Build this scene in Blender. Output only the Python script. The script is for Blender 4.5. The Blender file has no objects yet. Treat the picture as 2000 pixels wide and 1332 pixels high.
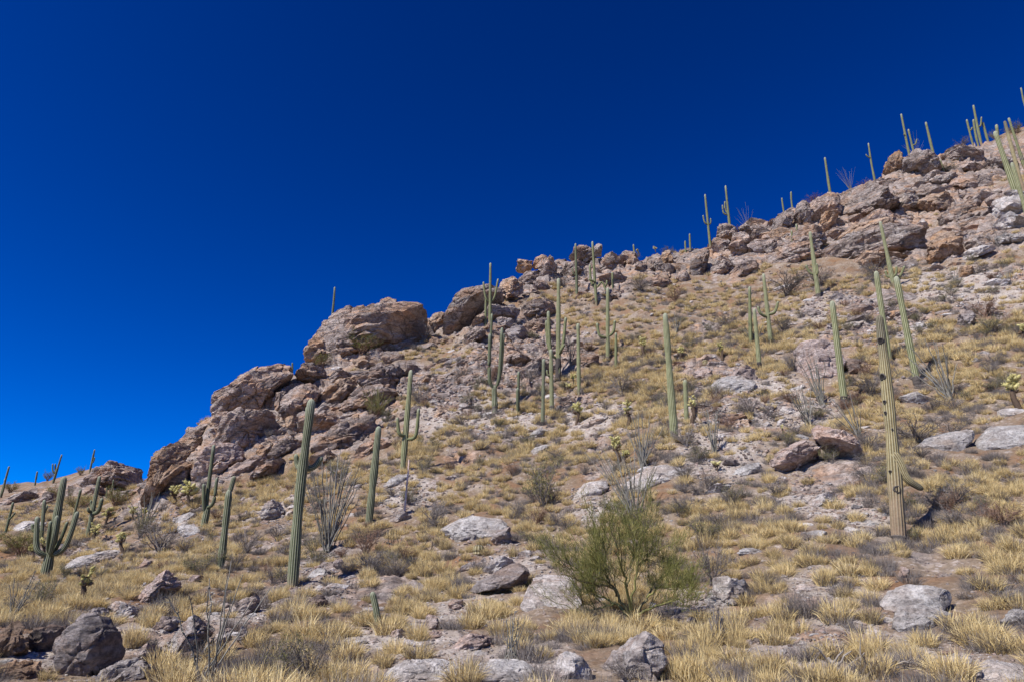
import bpy, math, random
import numpy as np
from mathutils import Vector, Matrix
from mathutils.bvhtree import BVHTree

random.seed(7)
rng = np.random.default_rng(7)
scene = bpy.context.scene
COL = scene.collection

# ------------------------------------------------------------------ camera
F = 1333.0                       # focal length in pixels of a 2000 px wide picture
PITCH = math.radians(21.0)
cam_data = bpy.data.cameras.new('camera')
cam_data.sensor_width = 36.0
cam_data.lens = 36.0 * F / 2000.0
cam_data.clip_start = 0.1
cam_data.clip_end = 9000
cam = bpy.data.objects.new('camera', cam_data)
COL.objects.link(cam)
cam.location = (0, 0, 0)
cam.rotation_euler = (math.pi / 2 + PITCH, 0, 0)
scene.camera = cam

# ------------------------------------------------------------------ light
SUN_AZ = math.radians(-133.0)    # from straight ahead (+Y), negative = to the left
SUN_EL = math.radians(46.0)
to_sun = Vector((math.sin(SUN_AZ) * math.cos(SUN_EL), math.cos(SUN_AZ) * math.cos(SUN_EL), math.sin(SUN_EL)))
sd = bpy.data.lights.new('sun', 'SUN')
sd.energy = 5.0
sd.angle = math.radians(0.53)
sd.color = (1.0, 0.95, 0.88)
sun = bpy.data.objects.new('sun', sd)
COL.objects.link(sun)
sun.rotation_euler = to_sun.to_track_quat('Z', 'Y').to_euler()
sun.location = (0, 0, 200)

world = bpy.data.worlds.new('World')
scene.world = world
world.use_nodes = True
wt = world.node_tree
wt.nodes.clear()
wo = wt.nodes.new('ShaderNodeOutputWorld')
bg = wt.nodes.new('ShaderNodeBackground')
sky = wt.nodes.new('ShaderNodeTexSky')
sky.sky_type = 'NISHITA'
sky.sun_disc = False
sky.sun_elevation = SUN_EL
sky.sun_rotation = SUN_AZ
sky.altitude = 2200
sky.air_density = 1.0
sky.dust_density = 0.0
sky.ozone_density = 6.0
gam = wt.nodes.new('ShaderNodeGamma')
gam.inputs[1].default_value = 1.6
hsv = wt.nodes.new('ShaderNodeHueSaturation')
hsv.inputs['Value'].default_value = 0.87
hsv.inputs['Hue'].default_value = 0.511
hsv.inputs['Saturation'].default_value = 1.22
wt.links.new(sky.outputs[0], gam.inputs[0])
wt.links.new(gam.outputs[0], hsv.inputs['Color'])
wt.links.new(hsv.outputs[0], bg.inputs[0])
bg.inputs[1].default_value = 0.05
wt.links.new(bg.outputs[0], wo.inputs[0])

scene.view_settings.view_transform = 'Standard'
scene.view_settings.look = 'None'
scene.view_settings.exposure = 0.45
scene.view_settings.gamma = 1.0
scene.view_settings.use_curve_mapping = False

# ------------------------------------------------------------------ helpers
CP, SP = math.cos(PITCH), math.sin(PITCH)
FWD = np.array([0, CP, SP]); UPV = np.array([0, -SP, CP]); RIGHT = np.array([1.0, 0, 0])


def ray(px, py):
    d = RIGHT * (px - 1000) / F + UPV * (666 - py) / F + FWD
    return d


def at_depth(px, py, D):
    """the point of the pixel's sight line that lies D metres ahead"""
    d = ray(px, py)
    return d * (D / d[1])


def project(P):
    P = np.atleast_2d(P)
    f = P @ FWD
    return 1000 + F * (P @ RIGHT) / f, 666 - F * (P @ UPV) / f


_perm = np.random.default_rng(3).permutation(256).astype(np.int32)
_perm = np.concatenate([_perm, _perm, _perm])
_grad = np.random.default_rng(4).normal(size=(256, 3)).astype(np.float32)
_grad /= np.linalg.norm(_grad, axis=1)[:, None]


def pn(p, seed=0):
    """gradient noise, about -0.7..0.7"""
    p = np.asarray(p, dtype=np.float32) + np.float32(seed * 17.31 + 100.0)
    i = np.floor(p).astype(np.int32)
    f = p - i
    u = f * f * f * (f * (f * 6 - 15) + 10)
    i &= 255
    res = np.zeros(len(p), np.float32)
    for dx in (0, 1):
        wx = u[:, 0] if dx else 1 - u[:, 0]
        a = _perm[(i[:, 0] + dx) & 255]
        for dy in (0, 1):
            wy = u[:, 1] if dy else 1 - u[:, 1]
            b = _perm[(a + i[:, 1] + dy) & 255]
            for dz in (0, 1):
                wz = u[:, 2] if dz else 1 - u[:, 2]
                g = _grad[_perm[(b + i[:, 2] + dz) & 255]]
                dot = g[:, 0] * (f[:, 0] - dx) + g[:, 1] * (f[:, 1] - dy) + g[:, 2] * (f[:, 2] - dz)
                res += wx * wy * wz * dot
    return res * 1.5


def fbm(p, octv=4, seed=0, gain=0.5):
    s = 0; a = 1.0; q = np.asarray(p, dtype=np.float32)
    for k in range(octv):
        s = s + a * pn(q, seed + k); q = q * 2.03; a *= gain
    return s


def voronoi(p, seed=0):
    """F1, F2 and a random number per cell"""
    p = np.asarray(p, dtype=np.float32) + np.float32(seed * 13.7 + 50)
    i = np.floor(p).astype(np.int32)
    f = p - i
    f1 = np.full(len(p), 9, np.float32); f2 = f1.copy(); idr = np.zeros(len(p), np.float32)
    rnd = np.random.default_rng(11).random((256, 4)).astype(np.float32)
    for dx in (-1, 0, 1):
        a = _perm[(i[:, 0] + dx) & 255]
        for dy in (-1, 0, 1):
            b = _perm[(a + i[:, 1] + dy) & 255]
            for dz in (-1, 0, 1):
                h = rnd[_perm[(b + i[:, 2] + dz) & 255]]
                d = np.sqrt((dx + h[:, 0] - f[:, 0]) ** 2 + (dy + h[:, 1] - f[:, 1]) ** 2 + (dz + h[:, 2] - f[:, 2]) ** 2)
                near = d < f1
                f2 = np.where(near, f1, np.minimum(f2, d))
                idr = np.where(near, h[:, 3], idr)
                f1 = np.where(near, d, f1)
    return f1, f2, idr


def sstep(x, a, b):
    t = np.clip((x - a) / (b - a), 0, 1)
    return t * t * (3 - 2 * t)


def make_mesh(name, verts, faces, mat=None, attrs=None, smooth=True, sharp=None):
    """faces: an int array n x 3 or n x 4, or a list of such arrays"""
    me = bpy.data.meshes.new(name)
    fl = faces if isinstance(faces, list) else [faces]
    fl = [np.asarray(f, dtype=np.int32) for f in fl if len(f)]
    verts = np.asarray(verts, dtype=np.float32)
    loops = np.concatenate([f.ravel() for f in fl])
    sizes = np.concatenate([np.full(len(f), f.shape[1], np.int32) for f in fl])
    me.vertices.add(len(verts)); me.vertices.foreach_set('co', verts.ravel())
    me.loops.add(len(loops)); me.loops.foreach_set('vertex_index', loops)
    me.polygons.add(len(sizes))
    me.polygons.foreach_set('loop_start', np.concatenate([[0], np.cumsum(sizes)[:-1]]).astype(np.int32))
    me.polygons.foreach_set('loop_total', sizes)
    me.polygons.foreach_set('use_smooth', np.full(len(sizes), smooth))
    if attrs:
        for k, v in attrs.items():
            a = me.attributes.new(k, 'FLOAT', 'POINT')
            a.data.foreach_set('value', np.asarray(v, np.float32))
    me.update(calc_edges=True)
    if sharp is not None:
        me.set_sharp_from_angle(angle=math.radians(sharp))
    if mat: me.materials.append(mat)
    return me


def link(name, me, parent=None, loc=None, label=None, cat=None, group=None, kind=None):
    o = bpy.data.objects.new(name, me)
    COL.objects.link(o)
    if parent: o.parent = parent
    if loc is not None: o.location = [float(x) for x in loc]
    if label: o['label'] = label
    if cat: o['category'] = cat
    if group: o['group'] = group
    if kind: o['kind'] = kind
    return o


def empty(name, loc, label, cat, group=None):
    return link(name, None, None, loc, label, cat, group)


# ------------------------------------------------------------------ materials
class NT:
    def __init__(s, name):
        s.m = bpy.data.materials.new(name); s.m.use_nodes = True
        s.t = s.m.node_tree; s.t.nodes.clear()
        s.out = s.n('OutputMaterial'); s.b = s.n('BsdfPrincipled')
        s.b.inputs['Roughness'].default_value = 0.9
        s.b.inputs['Specular IOR Level'].default_value = 0.2
        s.l(s.b.outputs[0], s.out.inputs[0])

    def n(s, t, **kw):
        x = s.t.nodes.new('ShaderNode' + t)
        for k, v in kw.items(): setattr(x, k, v)
        return x

    def l(s, a, b): s.t.links.new(a, b)

    def noise(s, scale, detail=6, rough=0.6, vec=None, dist=0.0):
        x = s.n('TexNoise'); x.inputs['Scale'].default_value = scale
        x.inputs['Detail'].default_value = detail; x.inputs['Roughness'].default_value = rough
        x.inputs['Distortion'].default_value = dist
        if vec is not None: s.l(vec, x.inputs['Vector'])
        return x.outputs['Fac']

    def ramp(s, fac, stops, interp='LINEAR'):
        x = s.n('ValToRGB'); e = x.color_ramp.elements; x.color_ramp.interpolation = interp
        while len(e) < len(stops): e.new(0.5)
        for k, (p, c) in enumerate(stops):
            e[k].position = p; e[k].color = (c if len(c) == 4 else (*c, 1)) if not isinstance(c, (int, float)) else (c, c, c, 1)
        s.l(fac, x.inputs[0]); return x.outputs[0]

    def mix(s, fac, a, b, mode='MIX'):
        x = s.n('MixRGB', blend_type=mode)
        for k, v in ((0, fac), (1, a), (2, b)):
            if hasattr(v, 'is_output'): s.l(v, x.inputs[k])
            elif isinstance(v, (int, float)): x.inputs[k].default_value = v
            else: x.inputs[k].default_value = (*v, 1)
        return x.outputs[0]

    def math(s, op, a, b=0.5):
        x = s.n('Math', operation=op)
        for k, v in ((0, a), (1, b)):
            if hasattr(v, 'is_output'): s.l(v, x.inputs[k])
            else: x.inputs[k].default_value = v
        return x.outputs[0]

    def attr(s, name):
        x = s.n('Attribute'); x.attribute_name = name; return x.outputs['Fac']

    def color(s, c): s.l(c, s.b.inputs['Base Color'])

    def bump(s, h, strength=0.5, dist=0.1, prev=None):
        x = s.n('Bump'); x.inputs['Strength'].default_value = strength; x.inputs['Distance'].default_value = dist
        s.l(h, x.inputs['Height'])
        if prev is not None: s.l(prev, x.inputs['Normal'])
        s.l(x.outputs[0], s.b.inputs['Normal']); return x.outputs[0]


def rock_colour(k, base, dark, tan, white, tan_amt, white_amt, scale=1.0, tilt=0.0, rnd=True, joints=0.75):
    """colour and bump of weathered banded granite gneiss in node set k; world coordinates"""
    geo = k.n('NewGeometry')
    vec = geo.outputs['Position']
    mp = k.n('Mapping'); k.l(vec, mp.inputs[0])
    mp.inputs['Rotation'].default_value = (0, math.radians(tilt), 0)
    mp.inputs['Scale'].default_value = (0.28, 0.28, 1.6)
    n_big = k.noise(0.35 * scale, 5, 0.6, vec)
    n_mid = k.noise(1.7 * scale, 7, 0.65, vec, 0.6)
    n_fine = k.noise(9.0 * scale, 8, 0.72, vec)
    n_band = k.noise(1.1 * scale, 6, 0.65, mp.outputs[0], 0.5)
    n_bandf = k.noise(3.6 * scale, 6, 0.7, mp.outputs[0], 0.3)
    c = k.mix(k.ramp(n_mid, [(0.36, 0.0), (0.62, 1.0)]), dark, base)
    c = k.mix(k.math('MULTIPLY', k.ramp(n_band, [(0.5, 0.0), (0.62, 1.0)]), tan_amt), c, tan)
    c = k.mix(k.math('MULTIPLY', k.ramp(n_big, [(0.52, 0.0), (0.66, 1.0)]), tan_amt), c, tan)
    n_w = k.noise(0.8 * scale, 7, 0.7, vec, 1.0)
    c = k.mix(k.math('MULTIPLY', k.ramp(n_w, [(0.50, 0.0), (0.60, 1.0)]), white_amt), c, white)
    c = k.mix(0.85, c, k.ramp(n_fine, [(0.3, 0.35), (0.5, 1.0), (0.7, 1.45)]), 'MULTIPLY')
    c = k.mix(0.55, c, k.ramp(n_bandf, [(0.36, 0.6), (0.5, 1.0), (0.7, 1.2)]), 'MULTIPLY')
    # a little lichen and desert varnish, dark spots
    n_v = k.noise(2.9 * scale, 6, 0.75, vec, 0.8)
    c = k.mix(k.ramp(n_v, [(0.62, 0.0), (0.72, 0.55)]), c, (0.06, 0.05, 0.045))
    # joints: a warped net of cracks along the bedding
    wn = k.n('TexNoise'); wn.inputs['Scale'].default_value = 0.9 * scale; wn.inputs['Detail'].default_value = 5; k.l(vec, wn.inputs['Vector'])
    wx = k.n('VectorMath', operation='MULTIPLY_ADD'); k.l(wn.outputs['Color'], wx.inputs[0]); wx.inputs[1].default_value = (1.3 / scale,) * 3; k.l(vec, wx.inputs[2])
    mq = k.n('Mapping'); k.l(wx.outputs[0], mq.inputs[0]); mq.inputs['Rotation'].default_value = (0, math.radians(tilt), 0); mq.inputs['Scale'].default_value = (0.42 * scale, 0.42 * scale, 1.25 * scale)
    ve = k.n('TexVoronoi', feature='DISTANCE_TO_EDGE'); ve.inputs['Scale'].default_value = 1.0; k.l(mq.outputs[0], ve.inputs['Vector'])
    crack = k.ramp(ve.outputs['Distance'], [(0.0, 0.0), (0.055, 1.0)])
    c = k.mix(k.math('MULTIPLY', k.math('MULTIPLY', k.math('SUBTRACT', 1.0, crack), k.ramp(n_mid, [(0.4, 0.15), (0.6, 1.0)])), joints), c, (0.09, 0.06, 0.045))
    n_mid = crack
    if rnd:
        oi = k.n('ObjectInfo')
        hs = k.n('HueSaturation')
        k.l(c, hs.inputs['Color'])
        k.l(k.ramp(oi.outputs['Random'], [(0, 0.8), (1, 1.15)]), hs.inputs['Value'])
        c = hs.outputs[0]
    return c, n_fine, n_bandf, n_mid


def rock_material(name, base, dark, tan, white, tan_amt, white_amt, scale=1.0, tilt=0.0, joints=0.75):
    k = NT(name)
    c, nf, nb, nm = rock_colour(k, base, dark, tan, white, tan_amt, white_amt, scale, tilt, True, joints)
    k.color(c)
    b0 = k.bump(nm, 0.3 + 0.8 * joints * joints, 0.14 / scale)
    b1 = k.bump(nb, 0.9, 0.40 / scale, b0)
    b2 = k.bump(nf, 0.75, 0.13 / scale, b1)
    return k.m


ROCK = dict(
    cliff=rock_material('cliff_rock', (0.47, 0.38, 0.33), (0.215, 0.165, 0.142), (0.54, 0.31, 0.17), (0.52, 0.46, 0.42), 0.6, 0.4, 0.7, 22),
    cliffr=rock_material('cliff_rock_flat', (0.44, 0.365, 0.32), (0.21, 0.165, 0.145), (0.50, 0.28, 0.15), (0.56, 0.51, 0.47), 0.55, 0.5, 0.7, -6),
    tan=rock_material('tan_rock', (0.50, 0.37, 0.275), (0.25, 0.168, 0.118), (0.49, 0.28, 0.145), (0.58, 0.48, 0.40), 0.75, 0.45, 0.9, 35),
    grey=rock_material('grey_boulder', (0.40, 0.35, 0.33), (0.20, 0.168, 0.155), (0.42, 0.27, 0.18), (0.52, 0.47, 0.44), 0.35, 0.40, 1.7, 12, 0.35),
    pale=rock_material('pale_rock', (0.56, 0.50, 0.46), (0.29, 0.24, 0.215), (0.47, 0.29, 0.19), (0.68, 0.64, 0.60), 0.35, 0.60, 2.0, 8, 0.35),
    slab=rock_material('bedrock_slab', (0.56, 0.52, 0.49), (0.30, 0.27, 0.25), (0.50, 0.36, 0.26), (0.72, 0.69, 0.66), 0.28, 0.6, 1.5, 4, 0.3),
    pink=rock_material('pink_rock', (0.48, 0.385, 0.34), (0.28, 0.215, 0.19), (0.50, 0.29, 0.18), (0.62, 0.52, 0.46), 0.45, 0.5, 2.0, 15, 0.4),
    blush=rock_material('blush_rock', (0.58, 0.475, 0.43), (0.36, 0.28, 0.25), (0.54, 0.34, 0.23), (0.70, 0.62, 0.57), 0.4, 0.5, 2.0, 60, 0.3),
    dark=rock_material('dark_rock', (0.28, 0.225, 0.20), (0.15, 0.122, 0.108), (0.32, 0.19, 0.12), (0.40, 0.34, 0.30), 0.4, 0.25, 1.8, 10, 0.35),
)

# hillside: soil, gravel and bare rock
k = NT('hillside_ground')
rc, nf, nb, nm = rock_colour(k, (0.35, 0.29, 0.255), (0.16, 0.128, 0.112), (0.42, 0.24, 0.13), (0.54, 0.49, 0.455), 0.55, 0.25, 0.8, 10, rnd=False)
geo = k.n('NewGeometry')
pos = geo.outputs['Position']
s1 = k.noise(0.6, 6, 0.65, pos, 0.4)
s2 = k.noise(6.0, 8, 0.75, pos)
s3 = k.noise(22.0, 5, 0.7, pos)
soil = k.ramp(s1, [(0.35, (0.21, 0.120, 0.066)), (0.5, (0.205, 0.148, 0.10)), (0.66, (0.27, 0.215, 0.165))])
soil = k.mix(0.8, soil, k.ramp(s2, [(0.3, 0.5), (0.5, 1.0), (0.72, 1.45)]), 'MULTIPLY')
vor = k.n('TexVoronoi'); vor.inputs['Scale'].default_value = 7.0; k.l(pos, vor.inputs['Vector'])
vor2 = k.n('TexVoronoi'); vor2.inputs['Scale'].default_value = 2.6; k.l(pos, vor2.inputs['Vector'])
peb = k.ramp(k.math('MINIMUM', vor.outputs['Distance'], k.math('MULTIPLY', vor2.outputs['Distance'], 1.15)), [(0.22, 1.0), (0.40, 0.0)])
sto = k.math('MULTIPLY', k.attr('stony'), k.ramp(k.noise(1.3, 6, 0.7, pos, 0.6), [(0.38, 0.1), (0.52, 1.0)]))
pebm = k.math('MULTIPLY', peb, k.math('MAXIMUM', k.ramp(s1, [(0.46, 0.05), (0.62, 0.7)]), sto))
soil = k.mix(k.math('MULTIPLY', sto, 0.7), soil, k.mix(k.ramp(s2, [(0.35, 0.0), (0.6, 1.0)]), (0.34, 0.29, 0.25), (0.54, 0.50, 0.46)))
soil = k.mix(pebm, soil, k.mix(vor.outputs['Color'], (0.30, 0.22, 0.175), (0.60, 0.54, 0.50)))
msk = k.math('ADD', k.attr('rocky'), k.math('MULTIPLY', k.math('SUBTRACT', s2, 0.5), 0.7))
msk = k.ramp(msk, [(0.38, 0.0), (0.55, 1.0)])
k.color(k.mix(msk, soil, rc))
b0 = k.bump(k.mix(msk, (1, 1, 1), nm), 0.5, 0.12)
b1 = k.bump(nb, 0.6, 0.3, b0)
b2 = k.bump(s2, 0.6, 0.12, b1)
b3 = k.bump(s3, 0.5, 0.04, b2)
b4 = k.bump(pebm, 0.6, 0.06, b3)
M_GROUND = k.m


def flat_var_material(name, stops, rough=0.85, noise_scale=None, transl=0.0):
    """one colour per object or loose piece, picked on a ramp by random numbers and the attribute 'tone'"""
    k = NT(name)
    oi = k.n('ObjectInfo')
    f = k.math('ADD', k.attr('tone'), k.math('MULTIPLY', k.math('SUBTRACT', oi.outputs['Random'], 0.5), 0.34))
    c = k.ramp(f, stops)
    if noise_scale:
        g = k.n('NewGeometry')
        c = k.mix(0.8, c, k.ramp(k.noise(noise_scale, 5, 0.7, g.outputs['Position']), [(0.3, 0.55), (0.5, 1.0), (0.7, 1.35)]), 'MULTIPLY')
    k.color(c)
    k.b.inputs['Roughness'].default_value = rough
    if transl:
        tr = k.n('BsdfTranslucent'); mx = k.n('MixShader'); mx.inputs[0].default_value = transl
        k.l(c, tr.inputs[0]); k.l(k.b.outputs[0], mx.inputs[1]); k.l(tr.outputs[0], mx.inputs[2]); k.l(mx.outputs[0], k.out.inputs[0])
    return k.m


M_GRASS = flat_var_material('dry_grass', [(0.0, (0.15, 0.125, 0.10)), (0.3, (0.32, 0.245, 0.14)), (0.55, (0.59, 0.445, 0.195)), (1.0, (0.83, 0.685, 0.38))], transl=0.3)
M_SCRUB = flat_var_material('grey_scrub', [(0.0, (0.085, 0.073, 0.066)), (0.5, (0.165, 0.142, 0.128)), (1.0, (0.28, 0.245, 0.215))])
M_BROWN = flat_var_material('brown_twigs', [(0.0, (0.10, 0.06, 0.04)), (0.5, (0.19, 0.115, 0.08)), (1.0, (0.30, 0.20, 0.14))])
M_OCO = flat_var_material('ocotillo_bark', [(0.0, (0.075, 0.070, 0.055)), (0.5, (0.15, 0.14, 0.115)), (1.0, (0.27, 0.255, 0.22))], noise_scale=30)
M_PALO = flat_var_material('palo_verde_twigs', [(0.0, (0.085, 0.092, 0.025)), (0.5, (0.165, 0.17, 0.048)), (1.0, (0.34, 0.30, 0.11))], transl=0.25)
M_BUSHGREEN = flat_var_material('olive_leaves', [(0.0, (0.085, 0.085, 0.035)), (0.5, (0.16, 0.155, 0.06)), (1.0, (0.28, 0.25, 0.11))], transl=0.2)
M_PALOBARK = flat_var_material('palo_verde_bark', [(0.0, (0.07, 0.06, 0.04)), (0.5, (0.125, 0.11, 0.06)), (1.0, (0.23, 0.22, 0.07))], noise_scale=12)
M_DEAD = flat_var_material('dead_wood', [(0.0, (0.05, 0.042, 0.038)), (0.5, (0.17, 0.145, 0.125)), (1.0, (0.42, 0.38, 0.33))], noise_scale=25)
M_CHOLLA = flat_var_material('cholla_joints', [(0.0, (0.22, 0.19, 0.06)), (0.5, (0.46, 0.41, 0.15)), (1.0, (0.68, 0.62, 0.32))], transl=0.15)
M_CHOLLAD = flat_var_material('cholla_trunk', [(0.0, (0.05, 0.036, 0.026)), (0.5, (0.11, 0.075, 0.05)), (1.0, (0.22, 0.16, 0.10))], noise_scale=25)
M_STAKE = flat_var_material('weathered_stake', [(0.0, (0.5, 0.36, 0.3)), (1.0, (0.62, 0.48, 0.42))], noise_scale=9)
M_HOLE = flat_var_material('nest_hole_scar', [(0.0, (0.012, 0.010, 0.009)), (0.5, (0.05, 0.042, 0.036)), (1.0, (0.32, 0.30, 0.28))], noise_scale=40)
M_GRAVEL = flat_var_material('gravel', [(0.0, (0.24, 0.17, 0.13)), (0.4, (0.42, 0.33, 0.28)), (1.0, (0.66, 0.60, 0.55))], noise_scale=14)


def saguaro_material(name, body, groove, tip, yellow=0.0):
    k = NT(name)
    age, rid = k.attr('age'), k.attr('ridge')
    g = k.n('NewGeometry')
    n = k.noise(2.2, 6, 0.65, g.outputs['Position'])
    nf = k.noise(18.0, 5, 0.7, g.outputs['Position'])
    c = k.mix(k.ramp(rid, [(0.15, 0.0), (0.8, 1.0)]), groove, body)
    c = k.mix(k.ramp(age, [(0.90 - 0.22 * yellow, 0.0), (1.0 - 0.15 * yellow, 0.75 + 0.28 * yellow)]), c, tip)
    c = k.mix(k.ramp(rid, [(0.80, 0.0), (0.97, 0.55)]), c, (0.42, 0.40, 0.30))
    basef = k.math('ADD', k.ramp(age, [(0.0, 1.0), (0.16 + yellow * 0.75, 0.0)]), k.math('MULTIPLY', k.math('SUBTRACT', n, 0.5), 0.5))
    c = k.mix(k.ramp(basef, [(0.35, 0.0), (0.8, 0.85)]), c, (0.22, 0.155, 0.105))
    c = k.mix(0.7, c, k.ramp(n, [(0.3, 0.7), (0.5, 1.0), (0.7, 1.25)]), 'MULTIPLY')
    c = k.mix(0.6, c, k.ramp(nf, [(0.3, 0.7), (0.5, 1.0), (0.7, 1.25)]), 'MULTIPLY')
    ns = k.noise(3.5, 4, 0.8, g.outputs['Position'], 1.5)
    c = k.mix(k.ramp(ns, [(0.60, 0.0), (0.68, 0.5 + 0.4 * yellow)]), c, (0.17, 0.125, 0.09))
    k.color(c); k.b.inputs['Roughness'].default_value = 0.75
    k.bump(nf, 0.35, 0.03)
    return k.m


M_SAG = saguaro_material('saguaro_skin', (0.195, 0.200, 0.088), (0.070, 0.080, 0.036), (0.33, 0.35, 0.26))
M_SAG_SHADED = saguaro_material('saguaro_skin_shaded', (0.122, 0.134, 0.068), (0.040, 0.050, 0.028), (0.27, 0.30, 0.22))  # darker skin copy: weaker light on these saguaros put into the colour
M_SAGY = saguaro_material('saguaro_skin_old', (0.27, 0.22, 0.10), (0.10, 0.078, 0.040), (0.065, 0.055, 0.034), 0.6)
# ------------------------------------------------------------------ the hillside
CTRL = """-150 1320 10|-150 1180 21|-150 1080 40|-150 1020 75|-150 985 125 r
0 1332 10|0 1250 13|0 1180 22|0 1110 32|0 1050 45|0 1000 78|0 960 118|0 944 135 r|75 936 126 r
150 1332 10.5|150 1240 14|150 1150 26|150 1090 37|150 1040 52|180 982 85|165 940 108|160 922 118 r
290 1332 10.5|290 1230 15|290 1130 25|300 1050 40|290 995 53|330 920 58|335 892 64 r
225 904 115 r
430 1332 10.5|430 1200 17|430 1110 27|410 1015 43|430 950 53|430 885 57|430 835 61|440 790 65 r
570 1332 10.5|570 1240 15|571 1148 22|570 1060 31|560 980 43|540 925 53|540 855 58|560 775 64|560 740 69 r
720 1332 10.5|735 1225 15.5|720 1120 23|720 1022 32|786 922 40|700 875 51|700 805 58|700 725 65|720 695 70|720 650 74|720 618 80 r
850 1332 10.5|860 1200 16.5|850 1100 24|850 1000 33|850 900 42|850 800 54|850 700 66|850 650 73|850 625 82 r
970 1332 10.5|970 1200 16|970 1060 26|970 950 36|970 860 45|967 808 52|970 720 60|950 645 68|953 598 74|945 582 81 r
1090 1340 10.5|1100 1190 16.5|1090 1060 25|1090 950 34|1090 860 44|1090 742 57|1090 650 66|1090 575 75|1080 530 80|1080 515 86 r
1230 1310 11.5|1230 1200 16.5|1230 1060 23|1240 950 30|1230 850 40|1187 710 57|1165 597 70|1200 545 76|1200 508 84 r
1340 1320 11|1340 1200 16|1340 1080 21|1318 860 33.5|1320 760 45|1330 680 56|1330 600 66|1340 560 72|1340 515 79|1335 490 86 r
1480 1320 10.5|1480 1180 15.5|1480 1050 21|1480 920 29|1480 800 38|1485 720 47|1500 650 55|1500 590 63|1480 535 72|1480 480 80|1480 442 87 r
1620 1320 10|1620 1180 14.5|1620 1050 19.5|1620 920 27|1651 790 38|1620 700 46|1597 580 60|1600 520 68|1620 455 76|1615 385 88 r
1757 1320 9.5|1757 1200 13.5|1757 1070 18.5|1760 960 23|1760 860 30|1792 755 38|1738 705 43|1760 600 54|1745 550 60|1760 480 69|1760 420 77|1760 362 85|1755 315 95 r
1900 1320 9.5|1900 1180 13.5|1900 1050 18|1900 930 24|1900 830 31|1900 730 38|1900 620 48|1900 540 56|1900 470 63|1900 420 72|1900 350 82|1900 305 92|1900 277 104 r
2000 1320 9.5|2000 1180 13.5|2000 1040 18|2000 900 25|2000 800 31|2000 690 39|2000 560 51|2000 430 62|1990 370 70|2000 300 92|2000 252 110 r
2200 1320 9.5|2200 1000 19|2200 780 31|2200 540 50|2200 380 64|2200 250 90|2200 160 115 r"""
cps, cts = [], []


def add_ctrl(P):
    r = math.hypot(P[0], P[1])
    cps.append((2.0 * math.atan2(P[0], P[1]), math.log(r))); cts.append(P[2] / r)


for part in CTRL.replace('\n', '|').split('|'):
    w = part.split()
    P = at_depth(float(w[0]), float(w[1]), float(w[2]))
    add_ctrl(P)
    if len(w) == 4:
        for m, zf in ((1.14, 0.985), (1.35, 0.94), (1.9, 0.72), (3.0, 0.35)):
            add_ctrl(np.array([P[0] * m, P[1] * m, P[2] * zf]))
for th in np.linspace(-1.1, 1.1, 9):
    for r, z in ((1.2, -1.62), (3.5, -1.55), (6.0, -1.36)):
        add_ctrl(np.array([math.sin(th) * r, math.cos(th) * r, z]))
cps = np.array(cps); cts = np.array(cts)


def tps_k(d2): return 0.5 * d2 * np.log(d2 + 1e-12)


def tps_fit(p, v, lam):
    n = len(p)
    d2 = ((p[:, None] - p[None]) ** 2).sum(-1)
    A = np.zeros((n + 3, n + 3)); A[:n, :n] = tps_k(d2) + lam * np.eye(n)
    A[:n, n] = 1; A[:n, n + 1:] = p; A[n, :n] = 1; A[n + 1:, :n] = p.T
    return np.linalg.solve(A, np.concatenate([v, [0, 0, 0]]))


tw = tps_fit(cps, cts, 2e-4)


def base_height(X, Y):
    X = np.asarray(X, float).ravel(); Y = np.asarray(Y, float).ravel()
    r = np.maximum(np.hypot(X, Y), 1.0)
    th = np.arctan2(X, Y)
    thc = np.clip(th, -0.95, 0.95)
    q = np.stack([2 * thc, np.log(np.minimum(r, 380))], 1)
    t = np.empty(len(q))
    for a in range(0, len(q), 40000):
        qq = q[a:a + 40000]
        d2 = ((qq[:, None] - cps[None]) ** 2).sum(-1)
        t[a:a + 40000] = tps_k(d2) @ tw[:len(cps)] + tw[len(cps)] + qq @ tw[len(cps) + 1:]
    z = t * r
    far = -1.62 - 0.0 * r
    z = np.where(r < 2.2, -1.62, z)
    wb = sstep(np.abs(th), 1.0, 1.9)
    z = z * (1 - wb) + far * wb
    wf = sstep(r, 200, 420)
    return z * (1 - wf) + (-25.0) * wf


# bare-rock areas of the slope: pixel of the photograph, radius in pixels
ROCKY = """350 920 60|430 880 85|520 800 85|600 800 95|700 800 85|700 650 110|800 640 60|780 740 60|920 620 60|1000 560 60|1000 650 85|1050 520 55|1120 520 60|1200 515 50
1290 515 55|1370 510 50|1430 490 65|1520 450 75|1600 430 85|1700 400 85|1780 340 65|1850 330 75|1920 320 65|1900 390 65|1730 460 85|1840 480 75|1960 420 60|230 930 60
1020 720 70|940 720 60|60 970 45|1100 680 50|880 760 60|1960 290 50|1700 600 40|1760 620 40|300 960 50|1180 560 50|1130 780 30|1420 820 40|1380 720 50"""
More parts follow.
